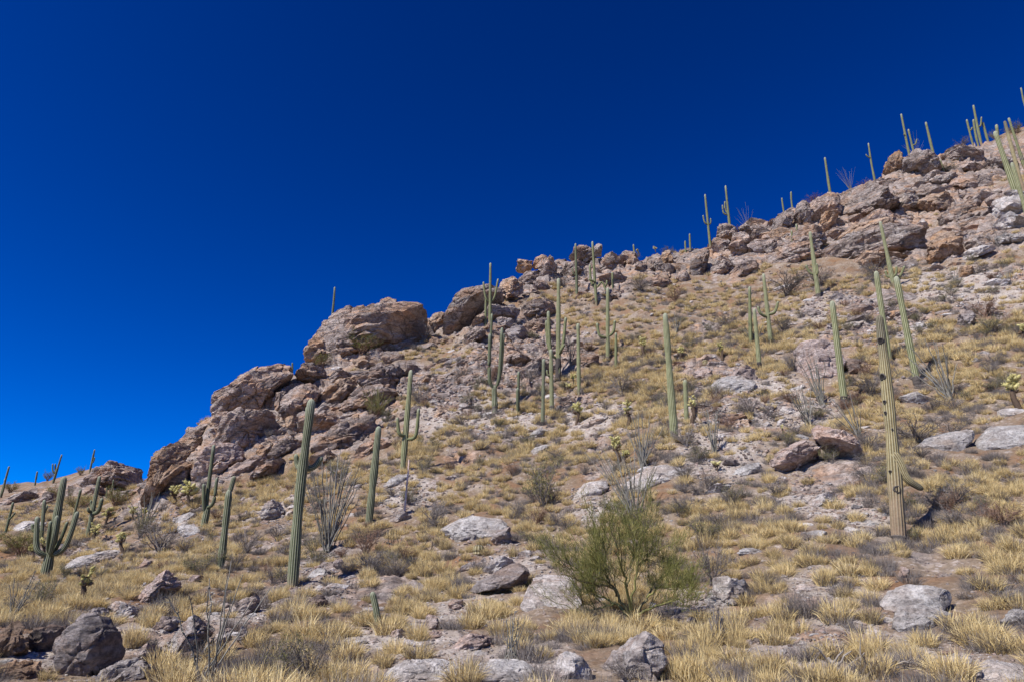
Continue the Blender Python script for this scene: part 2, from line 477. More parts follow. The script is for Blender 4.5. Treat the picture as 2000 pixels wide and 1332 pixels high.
# stony patches: pixel and radius
STONY = [(290, 1240, 90), (450, 1200, 70), (760, 1240, 80), (850, 1270, 90), (900, 1180, 70), (1000, 1100, 70), (1170, 990, 60), (1340, 1180, 60), (1560, 970, 60), (1660, 1000, 60),
         (1620, 1140, 60), (1400, 880, 80), (1420, 800, 80), (1470, 760, 90), (1150, 820, 70), (900, 800, 90), (860, 770, 70), (980, 700, 80), (1000, 830, 60), (1650, 615, 70), (1740, 640, 60),
         (1560, 800, 60), (640, 1120, 60), (540, 990, 60), (800, 960, 60), (370, 1020, 60), (180, 1080, 60), (60, 960, 50), (1900, 560, 90), (1700, 1230, 80), (1530, 1260, 80), (1880, 1290, 80), (1030, 1290, 80), (100, 1280, 90)]
th_d = np.linspace(-0.86, 0.86, 620)
th_o = np.linspace(0.86, math.pi, 26)[1:]
ths = np.concatenate([-th_o[::-1], th_d, th_o[:-1]])
rs = np.concatenate([np.linspace(0.4, 5.5, 12), np.exp(np.linspace(math.log(5.8), math.log(128), 450)), [140, 160, 190, 240, 320, 420, 700, 1400, 3000, 6000]])
TH, RR = np.meshgrid(ths, rs, indexing='ij')
gx, gy = (RR * np.sin(TH)).ravel(), (RR * np.cos(TH)).ravel()
gz = base_height(gx, gy)
nT, nR = TH.shape
G = np.stack([gx, gy, gz], 1)


def grid_normals(G):
    g = G.reshape(nT, nR, 3)
    a = np.gradient(g, axis=0); b = np.gradient(g, axis=1)
    n = np.cross(b, a); n /= np.linalg.norm(n, axis=2)[..., None] + 1e-9
    n[n[..., 2] < 0] *= -1
    return n.reshape(-1, 3)


def cast(bv, px, py, start=3.0):
    d = Vector(ray(px, py)).normalized()
    h = bv.ray_cast(d * start, d, 400)
    return h[0]


idx = np.arange(nT * nR).reshape(nT, nR)
idn = np.concatenate([idx, idx[:1]], 0)
quads = np.stack([idn[:-1, :-1], idn[1:, :-1], idn[1:, 1:], idn[:-1, 1:]], -1).reshape(-1, 4)
# a coarse tree of the smooth slope, for the rocky areas only
ci = np.arange(0, nT, 4); cj = np.arange(0, nR, 4)
cg = idx[np.ix_(ci, cj)]
cq = np.stack([cg[:-1, :-1], cg[1:, :-1], cg[1:, 1:], cg[:-1, 1:]], -1).reshape(-1, 4)
remap = -np.ones(nT * nR, int); used = np.unique(cq); remap[used] = np.arange(len(used))
bv0 = BVHTree.FromPolygons(G[used].tolist(), remap[cq].tolist())
rocky = np.zeros(len(G))
for part in ROCKY.replace('\n', '|').split('|'):
    px, py, rad = map(float, part.split())
    h = None
    for dy in range(0, 60, 4):
        h = cast(bv0, px, py + dy)
        if h is not None and h.length < 150: break
    if h is None: continue
    R = rad * h.length / F * 1.15
    d = np.linalg.norm((G - np.array(h)) * np.array([1, 0.45, 0.8]), axis=1) / R
    rocky = np.maximum(rocky, sstep(-d, -1.25, -0.55))
stony = np.zeros(len(G))
for px, py, rad in STONY:
    h = cast(bv0, px, py)
    if h is None or h.length > 120: continue
    d = np.linalg.norm((G - np.array(h)) * np.array([1, 0.45, 0.8]), axis=1) / (rad * 1.15 * h.length / F)
    stony = np.maximum(stony, sstep(-d, -1.3, -0.4))
nrm = grid_normals(G)
inview = (np.abs(TH.ravel()) < 1.0) & (RR.ravel() < 200) & (RR.ravel() > 3)
iv = np.where(inview)[0]
Gv = G[iv]
dist = np.linalg.norm(Gv, axis=1)
patch = fbm(Gv * 0.16, 4, 5)
rk = np.clip(rocky[iv] + np.clip((patch - 0.3) * 2.2, 0, 0.6) * (1 - rocky[iv]), 0, 1)
disp = 0.35 * fbm(Gv * 0.22, 4, 1) * np.clip(dist / 25, 0.25, 1.2) + 0.07 * fbm(Gv * 1.3, 3, 9)
sel = np.where(rk > 0.03)[0]
S = Gv[sel]
rx = math.radians(16)
Bd = np.stack([S[:, 0] * math.cos(rx) + S[:, 2] * math.sin(rx), S[:, 1], -S[:, 0] * math.sin(rx) + S[:, 2] * math.cos(rx)], 1)
wv = np.stack([fbm(S * 0.35, 3, 21), fbm(S * 0.35, 3, 31), fbm(S * 0.35, 3, 41)], 1)
sc = np.clip(dist[sel] / 55, 0.22, 1.25)
d1 = np.zeros(len(S))
for cell, amp, sd_ in ((3.4, 0.75, 1), (1.25, 0.38, 2), (0.55, 0.14, 3)):
    q = (Bd + wv * cell * 0.35) / np.array([cell * 1.5, cell * 1.3, cell * 0.72])
    f1, f2, cid = voronoi(q, sd_)
    d1 += amp * sc * ((cid - 0.5) + 0.35 * (0.6 - f1) - 0.42 * (1 - sstep(f2 - f1, 0.0, 0.13)))
led = pn(np.stack([Bd[:, 0] * 0.12, Bd[:, 1] * 0.12, Bd[:, 2] * 1.1], 1), 61)
led2 = pn(np.stack([Bd[:, 0] * 0.3, Bd[:, 1] * 0.3, Bd[:, 2] * 2.8], 1), 62)
d1 += 0.35 * sc * led + 0.2 * sc * led2 + 0.16 * fbm(S * 1.3, 4, 71, 0.6)
disp[sel] += d1 * rk[sel]
G[iv] += nrm[iv] * disp[:, None]
rocky[iv] = rk
me = make_mesh('hillside', G, quads, M_GROUND, {'rocky': rocky, 'stony': stony}, smooth=True, sharp=38)
link('hillside', me, kind='structure')
bvq = quads.reshape(nT, nR - 1, 4)[20:nT - 20, 8:nR - 8].reshape(-1, 4)
BV = BVHTree.FromPolygons(G.tolist(), bvq.tolist())
rocky_g = rocky


def at(px, py, lim=160, foot=False):
    """the point of the slope seen at a pixel; above the skyline, the crest's distance at that height"""
    for dy in range(0, 120, 3):
        h = cast(BV, px, py + dy, 6.0)
        if h is not None and h.length < lim:
            P = np.array(h)
            return P if dy == 0 or foot else at_depth(px, py, P[1] * 1.005)
    return at_depth(px, py, 90)


def ground_z(x, y):
    h = BV.ray_cast(Vector((float(x), float(y), 300)), Vector((0, 0, -1)), 600)
    return None if h[0] is None else h[0].z


# ------------------------------------------------------------------ rocks
def icosphere(sub):
    t = (1 + 5 ** 0.5) / 2
    v = [(-1, t, 0), (1, t, 0), (-1, -t, 0), (1, -t, 0), (0, -1, t), (0, 1, t), (0, -1, -t), (0, 1, -t), (t, 0, -1), (t, 0, 1), (-t, 0, -1), (-t, 0, 1)]
    f = [(0, 11, 5), (0, 5, 1), (0, 1, 7), (0, 7, 10), (0, 10, 11), (1, 5, 9), (5, 11, 4), (11, 10, 2), (10, 7, 6), (7, 1, 8), (3, 9, 4), (3, 4, 2), (3, 2, 6), (3, 6, 8), (3, 8, 9), (4, 9, 5), (2, 4, 11), (6, 2, 10), (8, 6, 7), (9, 8, 1)]
    v = np.array(v, float); v /= np.linalg.norm(v, axis=1)[:, None]; f = np.array(f)
    for _ in range(sub):
        e = np.sort(np.concatenate([f[:, [0, 1]], f[:, [1, 2]], f[:, [2, 0]]]), axis=1)
        ue, inv = np.unique(e, axis=0, return_inverse=True)
        inv = inv.ravel()
        m = v[ue].mean(1); m /= np.linalg.norm(m, axis=1)[:, None]
        n = len(f); a, b, c = len(v) + inv[:n], len(v) + inv[n:2 * n], len(v) + inv[2 * n:]
        v = np.concatenate([v, m])
        f = np.concatenate([np.stack([f[:, 0], a, c], 1), np.stack([a, f[:, 1], b], 1), np.stack([c, b, f[:, 2]], 1), np.stack([a, b, c], 1)])
    return v, f


ICO = {s: icosphere(s) for s in (0, 1, 2, 3, 4, 5)}


def outline_radius(poly, phi):
    """distance from the origin to a closed outline in each direction, corners slightly rounded"""
    a = poly; b = np.roll(poly, -1, 0)

    def one(ph):
        c, s = np.cos(ph), np.sin(ph)
        best = np.zeros(len(ph))
        for (x1, y1), (x2, y2) in zip(a, b):
            ex, ey = x2 - x1, y2 - y1
            den = c * ey - s * ex
            den = np.where(np.abs(den) < 1e-9, 1e-9, den)
            t = (x1 * ey - y1 * ex) / den
            u = (x1 * s - y1 * c) / den
            best = np.where((u >= -1e-6) & (u <= 1 + 1e-6) & (t > 0) & (t > best), t, best)
        return best
    dl = 0.09
    r = (one(phi) * 2 + one(phi - dl) + one(phi + dl)) / 4
    return r


def rock_shape(poly, T, sub, seed, tilt=10.0, rough=1.0, box=0.55, facets=5, cuts=11, front=True):
    """a closed rock: outline poly (metres, in the plane across the sight line), half depth T; returns local u, v, w"""
    d, f = ICO[sub]
    r_ = np.random.default_rng(seed)
    ph = np.arctan2(d[:, 1], d[:, 0])
    s = np.hypot(d[:, 0], d[:, 1])
    R = outline_radius(poly, ph)
    R = np.where(R <= 0, np.median(R), R)
    size = math.sqrt(max(1e-6, np.mean(R) * 2 * max(T, np.mean(R) * 0.5)))
    sp = np.clip(s, 0, 1) ** box
    u, v = R * sp * np.cos(ph), R * sp * np.sin(ph)
    w = T * np.sign(d[:, 2]) * np.abs(d[:, 2]) ** box
    size_f = min(size, 2.2 + 0.22 * size)
    Rm = np.mean(R)
    for _ in range(facets):
        g = r_.normal(size=2) * 0.55
        h = T * r_.uniform(0.5, 1.0)
        w = np.minimum(w, h + (g[0] * u + g[1] * v) / Rm * T)
    P = np.stack([u, v, w], 1)
    # flat broken faces
    for kk in range(cuts):
        m_ = r_.normal(size=3) * np.array([1, 1, 1.0])
        if front: m_[2] = abs(m_[2]) * 0.9 + 0.55
        m_ /= np.linalg.norm(m_)
        pr = P @ m_; sup = pr.max()
        lim = sup * (r_.uniform(0.74, 0.95) if front else r_.uniform(0.62, 0.9))
        P = P - (np.maximum(pr - lim, 0) * 0.96)[:, None] * m_
    q = P / size_f + seed * 3.17
    t = math.radians(tilt)
    bd = np.stack([q[:, 0] * math.cos(t) + q[:, 1] * math.sin(t), q[:, 2], -q[:, 0] * math.sin(t) + q[:, 1] * math.cos(t)], 1)
    n = 0.055 * fbm(q * 1.6, 4, 3)
    st = bd[:, 2] * 2.6 + 0.30 * fbm(q * 1.1, 2, 7)
    ly = np.floor(st); fr = st - ly
    la = _perm[(ly.astype(np.int64) * 7 + seed * 13) & 255] / 255.0
    n += (0.03 + 0.12 * la ** 2) * (fr - 0.5) + 0.06 * (la - 0.5)
    n += 0.10 * pn(bd * np.array([0.7, 0.7, 4.2]), 5) + 0.06 * pn(bd * np.array([1.6, 1.6, 9.5]), 6)
    f1, f2, cid = voronoi(bd * np.array([1.5, 1.5, 2.6]) + 0.3 * fbm(q * 2, 2, 8)[:, None], 4)
    n += 0.13 * (cid - 0.5) - 0.10 * (1 - sstep(f2 - f1, 0, 0.12))
    if sub >= 4: n += 0.05 * fbm(q * 6, 3, 12)
    dirn = P / (np.linalg.norm(P / np.array([Rm, Rm, T]), axis=1)[:, None] * np.array([Rm, Rm, T]) + 1e-9)
    dirn /= np.linalg.norm(dirn, axis=1)[:, None] + 1e-9
    P = P + dirn * ((n * size_f + 0.10 * (size - size_f) * fbm(P / size * 1.3 + seed, 2, 9)) * rough * 0.8)[:, None]
    return P, f


POLYS = []      # outline in the picture, nearest distance: where no grass grows


def parse(s): return np.array([tuple(map(float, p.split(','))) for p in s.split()])


NROCK = 0


def rock(outline, mat, name='boulder', parent=None, label=None, cat=None, group=None, D=None, thick=0.62, sink=0.15, tilt=12.0, rough=1.0, facets=5, lean=0.35):
    """a rock with the outline traced in the picture, standing where the slope is seen at its foot"""
    global NROCK
    NROCK += 1
    pp = parse(outline) if isinstance(outline, str) else outline
    c2 = pp.mean(0)
    low = pp[:, 1].max()
    if D is None:
        a, b = at(c2[0], c2[1]), at(pp[np.argmax(pp[:, 1]), 0] * 0.5 + c2[0] * 0.5, min(low - 2, 1328))
        wpx_ = 0.5 * (np.ptp(pp[:, 0]) + np.ptp(pp[:, 1])) * b[1] / F
        D = min(a[1], b[1] + 0.22 * wpx_) if lean < 0.5 else (b[1] * 0.5 + a[1] * 0.5 if a[1] < b[1] * 1.6 else b[1])
    elif parent is not None:
        Dc = at(c2[0], c2[1] + 2)[1]; Db = min(Dc, at(c2[0], low - 1)[1]); D = min(D, 0.45 * Dc + 0.55 * Db); thick *= 1.25; sink = min(sink, 0.15) - 0.15
    d = ray(c2[0], c2[1]); d = d / np.linalg.norm(d)
    C = at_depth(c2[0], c2[1], D)
    # frame: w back along the sight line, tipped up a little so that tops lean back
    if lean >= 0.5:      # a slab lies along the slope
        e_ = 0.8
        zx = base_height([C[0] - e_, C[0] + e_, C[0], C[0]], [C[1], C[1], C[1] - e_, C[1] + e_])
        gn = np.array([-(zx[1] - zx[0]) / (2 * e_), -(zx[3] - zx[2]) / (2 * e_), 1.0]); gn /= np.linalg.norm(gn)
        wv_ = gn * 0.85 - d * 0.25
    else:
        wv_ = -d + np.array([0, 0, lean])
    wv_ /= np.linalg.norm(wv_)
    uv = np.cross(np.array([0, 0, 1.0]), wv_); uv /= np.linalg.norm(uv)
    vv = np.cross(wv_, uv)
    # outline points onto the plane through C across w
    loc = []
    for px, py in pp:
        r_ = ray(px, py); tt = (C @ wv_) / (r_ @ wv_)
        Q = r_ * tt - C
        loc.append((Q @ uv, Q @ vv))
    loc = np.array(loc)
    wid = np.ptp(loc[:, 0]); hei = np.ptp(loc[:, 1])
    T = thick * min(wid, hei * 1.4) * 0.5 + 0.12 * max(wid, hei)
    if lean >= 0.5: T = 0.07 * min(wid, hei) + 0.03 * max(wid, hei) + 0.07; sink = -0.35
    pxs = max(np.ptp(pp[:, 0]), np.ptp(pp[:, 1]))
    if lean >= 0.5: pxs *= 0.6
    sub = 5 if pxs > 100 else (4 if pxs > 42 else 3)
    P, f = rock_shape(loc, T, sub, 100 + NROCK, tilt, rough, facets=facets)
    W = P[:, :1] * uv + P[:, 1:2] * vv + (P[:, 2:] - T * sink) * wv_
    base = C + vv * loc[:, 1].min()
    if parent is not None:
        org = np.array(parent.location)
        o = link(name, make_mesh(name, W + C - org, f, mat, smooth=True, sharp=21), parent)
    else:
        o = link(name, make_mesh(name, W + C - base, f, mat, smooth=True, sharp=21), None, base, label, cat, group)
    POLYS.append((pp, D))
    return o
# ------------------------------------------------------------------ outcrops: each one thing, its blocks its parts
def outcrop(label, foot, blocks, group='rock outcrops along the skyline'):
    e = empty('rock_outcrop', at(*foot), label, 'rock outcrop', group)
    for b in blocks:
        mat, D, tilt, out = b[:4]
        rock(out, ROCK[mat], 'rock_block', e, D=D, tilt=tilt, **(b[4] if len(b) > 4 else {}))
    return e


outcrop('low pale outcrop on the far left skyline, banded grey and rust', (215, 955), [
    ('cliffr', 116, 6, '136,955 162,931 195,913 253,898 300,897 300,955 243,952 203,950 166,956', dict(sink=0.4)),
    ('cliffr', 112, 8, '138,962 182,953 211,948 216,962 174,970'),
    ('cliffr', 104, 14, '-30,990 41,961 81,953 66,973 20,992'),
    ('cliffr', 102, 10, '71,984 88,960 107,960 103,978 82,986')])
outcrop('big stepped cliff of grey and tan blocks left of the dome, jutting out', (440, 960), [
    ('cliff', 66, 28, '409,771 416,762 467,738 500,723 548,714 573,728 570,740 536,764 524,780 500,803 488,812 440,806 416,805 414,785', dict(thick=0.8)),
    ('cliff', 65, 40, '575,736 596,740 550,783 543,803 515,815 515,793 531,776'),
    ('cliff', 63.5, 25, '594,740 632,743 622,776 598,802 580,812 555,826 543,805 552,769 572,748'),
    ('tan', 62, 15, '556,810 584,812 581,825 572,836 557,831'),
    ('cliff', 60, 28, '436,829 467,812 503,813 548,813 561,827 559,838 524,850 511,860 486,879 443,873 409,880 393,886 421,853', dict(thick=0.8)),
    ('cliff', 61.5, 22, '410,806 442,804 492,812 500,818 465,826 437,834 412,822', dict(sink=0.4)),
    ('pink', 58.5, 14, '424,866 476,874 474,898 443,911 440,930 374,945 374,920 388,889', dict(sink=0.3)),
    ('tan', 58.5, 50, '525,856 538,853 530,879 519,896 505,908 493,893 502,870', dict(thick=1.0)),
    ('cliff', 63, 20, '347,850 368,829 404,825 411,846 405,860 384,869 338,869'),
    ('tan', 59.5, 42, '297,889 311,878 340,864 385,867 358,896 376,903 338,932 318,953 276,997 270,985 283,951 293,911', dict(thick=0.5)),
    ('tan', 60.5, 40, '318,880 350,856 410,850 430,860 400,884 370,896 330,900', dict(sink=0.4)),
    ('cliff', 57.5, 40, '378,894 369,911 368,942 339,949 318,963 322,935 352,908', dict(thick=0.6)),
    ('pink', 57.5, 14, '445,908 476,898 494,893 506,910 484,925 442,930'),
    ('cliff', 54.5, 34, '565,887 576,906 566,920 524,932 483,937 479,920 524,905', dict(thick=0.9)),
    ('cliff', 57, 34, '522,888 548,861 592,853 595,867 556,889 536,897'),
    ('cliff', 58, 30, '480,900 520,884 528,894 486,922 470,925')])
outcrop('massive rounded dome of banded pinkish rock with dark cracks, highest of the left cliffs', (720, 700), [
    ('cliff', 75, 8, '591,700 606,668 621,640 637,625 670,616 700,609 721,612 754,607 799,606 829,617 840,636 838,655 799,673 748,678 700,690 670,700 592,714', dict(thick=0.6, sink=0.3, rough=0.8, facets=3)),
    ('cliff', 74, 14, '637,616 672,602 706,597 722,606 690,618 655,628', dict(sink=0.3)),
    ('tan', 73.5, 25, '592,700 600,672 628,650 655,668 650,698 612,712', dict(thick=0.9, sink=0.2)),
    ('tan', 76, 30, '838,634 845,610 862,604 872,618 866,640 852,650', dict(thick=1.0)),
    ('cliff', 71.5, 10, '655,668 690,640 720,664 700,692 668,700', dict(sink=0.3))])
rock('735,597 745,586 758,583 772,586 781,596 768,606 739,606', ROCK['cliff'], 'boulder', None, 'flat cap rock balanced alone on top of the rounded dome', 'boulder', None, D=72.5, thick=1.0, sink=0.0, lean=0.0)
outcrop('jumble of tilted pink and grey slabs stacked beneath the rounded dome', (700, 850), [
    ('tan', 68, 12, '690,700 706,692 727,693 742,704 745,714 706,722 690,713'),
    ('cliff', 69, 10, '745,695 784,690 795,707 760,713 746,710'),
    ('cliff', 64.5, 18, '704,736 745,713 796,711 795,731 766,760 709,757 695,749', dict(thick=0.8)),
    ('tan', 63, 40, '656,746 697,720 708,734 696,758 669,784 655,799 617,799 622,779', dict(thick=0.8, sink=0.3)),
    ('cliff', 65.5, 8, '575,736 592,714 631,714 641,731 624,745 580,745', dict(thick=0.9)),
    ('cliff', 61, 10, '698,758 757,759 774,776 757,796 703,802 659,799 670,780', dict(thick=0.8)),
    ('cliff', 59.5, 22, '605,818 640,806 684,804 687,815 660,838 610,853 559,847 590,815', dict(thick=0.8)),
    ('cliff', 56, 20, '614,862 688,816 730,816 756,836 727,856 685,880 605,877', dict(thick=0.6, sink=0.3)),
    ('cliff', 62, 14, '640,731 660,722 690,722 672,738 645,744'),
    ('cliffr', 53, 26, '700,868 745,846 775,862 760,890 705,900 680,890', dict(sink=0.3)),
    ('cliffr', 53, 30, '590,905 640,872 668,880 640,905 600,918', dict(sink=0.3)),
    ('cliff', 66, 16, '770,714 800,706 825,716 818,734 785,736')])
rock('775,809 800,796 835,792 848,803 845,826 817,844 795,842 772,829', ROCK['cliff'], 'boulder', None, 'rounded grey boulder right behind the saguaro with two raised arms', 'boulder', None, D=53.5, thick=1.0)
rock('847,796 868,788 884,797 856,832 844,824', ROCK['tan'], 'boulder', None, 'tan wedge of rock beside the rounded grey boulder, at the foot of the cliff', 'boulder', None, D=53, thick=1.0)
outcrop('smooth pale dome sloping up to the right, with the three-armed saguaro before it', (920, 650), [
    ('cliffr', 74, 30, '861,650 868,615 885,594 901,577 953,562 973,564 985,581 966,598 935,620 901,645', dict(rough=0.4, facets=2, thick=0.9)),
    ('cliffr', 71, 24, '950,612 973,590 1004,583 1016,595 1013,613 996,617 957,628 930,642 926,632', dict(rough=0.6, thick=0.8)),
    ('tan', 71, 30, '919,634 940,608 955,612 945,626 928,640'),
    ('grey', 70, 10, '960,626 985,620 1004,624 1002,638 975,640'),
    ('cliff', 72, 8, '1014,602 1050,586 1086,590 1092,612 1050,622 1018,618', dict(thick=0.8)),
    ('cliff', 70, 8, '1020,627 1070,619 1097,631 1082,651 1030,651', dict(thick=0.8)),
    ('grey', 68, 8, '984,642 1030,640 1041,665 1000,672', dict(thick=0.9)),
    ('cliff', 64, 10, '938,692 990,673 1040,677 1052,700 980,714', dict(thick=0.7)),
    ('cliffr', 62, 8, '1000,717 1060,702 1092,713 1062,736 1010,739', dict(thick=0.6)),
    ('cliff', 66, 20, '898,660 930,640 950,644 942,662 910,672')])
rock('970,570 980,556 1004,547 1023,559 1020,572 1005,580 982,579', ROCK['tan'], 'boulder', None, 'dark undercut boulder perched above the smooth pale dome, casting a black shadow', 'boulder', None, D=73, thick=1.2, lean=-0.35, sink=0.0)
outcrop('row of rounded tan knobs on the middle skyline', (1050, 545), [
    ('tan', 82, 8, '1006,525 1013,507 1023,501 1040,507 1041,521 1023,530', dict(thick=1.1)),
    ('cliff', 82, 20, '1041,523 1043,505 1056,500 1068,503 1060,523', dict(thick=1.1)),
    ('cliff', 80.5, 60, '1056,529 1061,511 1076,500 1087,516 1084,541 1066,548 1052,547', dict(thick=1.1)),
    ('cliffr', 79, 15, '1087,541 1104,512 1138,504 1153,510 1150,526 1129,540 1102,548', dict(thick=0.9)),
    ('cliffr', 83, 5, '1112,503 1132,478 1159,482 1169,504 1144,510', dict(thick=1.0)),
    ('grey', 81, 5, '1159,480 1168,473 1177,483 1174,499 1162,499', dict(thick=1.2)),
    ('cliff', 79, 15, '1003,545 1030,528 1060,532 1064,548 1030,556'),
    ('cliff', 77, 10, '1040,552 1066,548 1078,562 1050,572')])
outcrop('layered rock ledge on the middle skyline, split into blocks by dark joints', (1250, 545), [
    ('cliffr', 80, -4, '1175,511 1180,495 1210,497 1223,519 1210,535 1167,532', dict(thick=1.0)),
    ('cliffr', 81, -4, '1209,498 1222,488 1238,491 1250,510 1237,530 1216,525', dict(thick=1.0)),
    ('cliffr', 79, 0, '1240,514 1261,512 1263,531 1240,532', dict(thick=1.2)),
    ('cliffr', 80.5, -8, '1260,502 1285,489 1292,510 1300,530 1290,538 1268,518', dict(thick=1.0)),
    ('tan', 79.5, 70, '1289,514 1291,493 1307,487 1317,513 1300,519', dict(thick=1.2)),
    ('cliffr', 79.5, 0, '1290,518 1316,514 1318,544 1296,540', dict(thick=1.0)),
    ('cliff', 77, 5, '1165,545 1200,534 1240,536 1236,552 1190,560', dict(sink=0.3)),
    ('cliff', 76, 5, '1240,552 1280,540 1316,546 1300,562 1256,566', dict(sink=0.3))])
outcrop('tall broken towers of grey rock below the pair of skyline saguaros', (1420, 545), [
    ('cliffr', 80, 70, '1344,530 1349,494 1370,472 1388,479 1386,506 1377,532 1361,550', dict(thick=1.0)),
    ('cliffr', 83, 5, '1398,460 1406,442 1430,439 1443,449 1430,463 1403,468', dict(thick=1.1)),
    ('cliffr', 83, 10, '1442,441 1457,433 1467,449 1464,458 1444,456', dict(thick=1.1)),
    ('cliffr', 81, 15, '1390,496 1394,466 1424,462 1428,494 1406,502', dict(thick=1.1)),
    ('cliffr', 80.5, 15, '1427,484 1433,457 1463,454 1467,491 1451,508 1425,502', dict(thick=1.1)),
    ('cliffr', 78, 40, '1390,519 1412,500 1444,507 1430,526 1406,547 1386,535', dict(thick=0.9)),
    ('cliffr', 82, 70, '1468,472 1471,445 1488,451 1488,469', dict(thick=1.2)),
    ('tan', 80, 60, '1466,496 1470,470 1486,468 1492,496 1478,503', dict(thick=1.0)),
    ('cliff', 76, 10, '1400,548 1432,524 1470,508 1490,512 1470,535 1430,552', dict(sink=0.3)),
    ('cliff', 78, 10, '1318,545 1330,524 1346,530 1350,552 1328,556')])
outcrop('high cliff of fractured blocks with a big dark overhang, upper right', (1590, 480), [
    ('cliffr', 80, 60, '1488,490 1489,454 1514,462 1521,492 1505,503', dict(thick=1.0)),
    ('cliffr', 81, 40, '1502,445 1522,416 1550,397 1552,413 1544,440 1520,472 1506,462', dict(thick=1.0)),
    ('cliffr', 80, 30, '1549,433 1556,404 1577,390 1588,425 1583,445 1556,451', dict(thick=1.0)),
    ('cliff', 81, 50, '1580,398 1610,376 1641,379 1646,410 1620,439 1593,440', dict(thick=1.0)),
    ('cliffr', 79, 12, '1637,419 1646,375 1695,354 1733,366 1757,390 1742,409 1710,415 1667,431', dict(thick=1.0, sink=-0.1, lean=-0.05)),
    ('tan', 79.5, 50, '1596,442 1606,420 1640,410 1630,442 1614,458', dict(thick=1.0)),
    ('cliffr', 77.5, 8, '1540,482 1560,452 1600,444 1620,462 1600,490 1556,502', dict(thick=0.8, sink=0.3)),
    ('tan', 77, 10, '1620,470 1660,440 1730,418 1750,432 1700,460 1640,490', dict(thick=0.6, sink=0.4)),
    ('cliffr', 75.5, 10, '1580,512 1610,486 1700,448 1800,440 1814,482 1720,500 1640,515', dict(thick=0.5, sink=0.4)),
    ('cliffr', 77, 6, '1488,502 1530,481 1600,476 1622,495 1580,516 1510,520', dict(thick=0.8)),
    ('cliffr', 76, 6, '1640,472 1700,451 1762,446 1772,470 1700,491 1650,493', dict(thick=0.8)),
    ('cliff', 78, 8, '1660,432 1720,414 1782,418 1792,441 1720,453 1670,451', dict(thick=0.8)),
    ('tan', 74, 4, '1610,512 1680,496 1760,492 1800,500 1740,520 1640,528', dict(thick=0.6)),
    ('cliffr', 82, 10, '1733,412 1738,376 1790,366 1800,400 1770,420', dict(thick=0.8, sink=0.2))])
outcrop('blocky crest of grey ledges under the skyline saguaros at the upper right', (1800, 360), [
    ('tan', 92, 70, '1724,336 1732,311 1755,299 1768,315 1760,341 1733,351', dict(thick=1.0)),
    ('cliffr', 92, 25, '1758,336 1767,311 1785,298 1819,303 1840,319 1832,334 1793,355', dict(thick=0.9)),
    ('cliffr', 96, 0, '1836,302 1875,288 1920,288 1926,315 1880,320 1845,317', dict(thick=0.8)),
    ('cliffr', 86, 20, '1811,362 1827,344 1857,337 1861,350 1845,366', dict(thick=1.0)),
    ('cliffr', 84, 0, '1853,362 1875,333 1932,332 1940,364 1913,373 1875,374', dict(thick=1.0)),
    ('tan', 81, 5, '1790,400 1815,372 1868,376 1870,402 1820,416', dict(thick=0.7, sink=0.3)),
    ('cliffr', 78, 2, '1828,421 1880,404 1936,404 1942,440 1880,453 1834,447', dict(thick=0.9)),
    ('cliffr', 83, 4, '1758,381 1810,364 1852,371 1842,393 1780,401', dict(thick=0.9)),
    ('cliff', 90, 4, '1850,322 1890,314 1930,322 1925,334 1862,338', dict(thick=0.9)),
    ('cliffr', 88, 0, '1780,352 1830,334 1850,338 1812,362', dict(thick=0.8)),
    ('cliffr', 90, -5, '1880,330 1926,314 1985,306 1990,326 1935,336', dict(thick=0.7)),
    ('cliffr', 80, 0, '1870,400 1912,374 1940,370 1936,398 1890,416', dict(thick=0.7, sink=0.3))])
outcrop('stack of pale flat ledges at the right edge beneath the leaning saguaro group', (1965, 440), [
    ('slab', 66, 0, '1934,396 1950,383 2010,378 2010,420 1943,432', dict(thick=0.9)),
    ('slab', 64, 0, '1928,437 1973,422 2010,426 2010,445 1950,450', dict(thick=1.0)),
    ('slab', 62, -4, '1930,470 1960,458 2010,456 2010,474 1945,480', dict(thick=1.0)),
    ('slab', 65, 0, '1948,380 1970,372 2010,372 2010,382 1960,388', dict(thick=1.0))])
outcrop('rust-coloured ribs of rock in the middle right, above a dark hollow', (1860, 520), [
    ('tan', 65, -10, '1812,520 1812,470 1828,438 1860,448 1885,480 1870,518 1830,530', dict(thick=0.8)),
    ('cliffr', 67, 0, '1808,463 1832,448 1862,456 1850,472 1818,476', dict(thick=1.0)),
    ('slab', 62, 10, '1873,504 1898,484 1945,479 1950,491 1909,497 1890,510', dict(thick=1.2, sink=-0.2, lean=-0.2)),
    ('cliffr', 64, 0, '1880,480 1905,462 1930,466 1926,482 1896,486'),
    ('tan', 61, 0, '1860,540 1876,520 1905,518 1900,540 1878,548')])
rock('1788,444 1800,423 1816,443', ROCK['pale'], 'boulder', None, 'small pale pyramid-shaped block standing on a ledge of the upper cliff', 'boulder', None, D=72, thick=1.2)

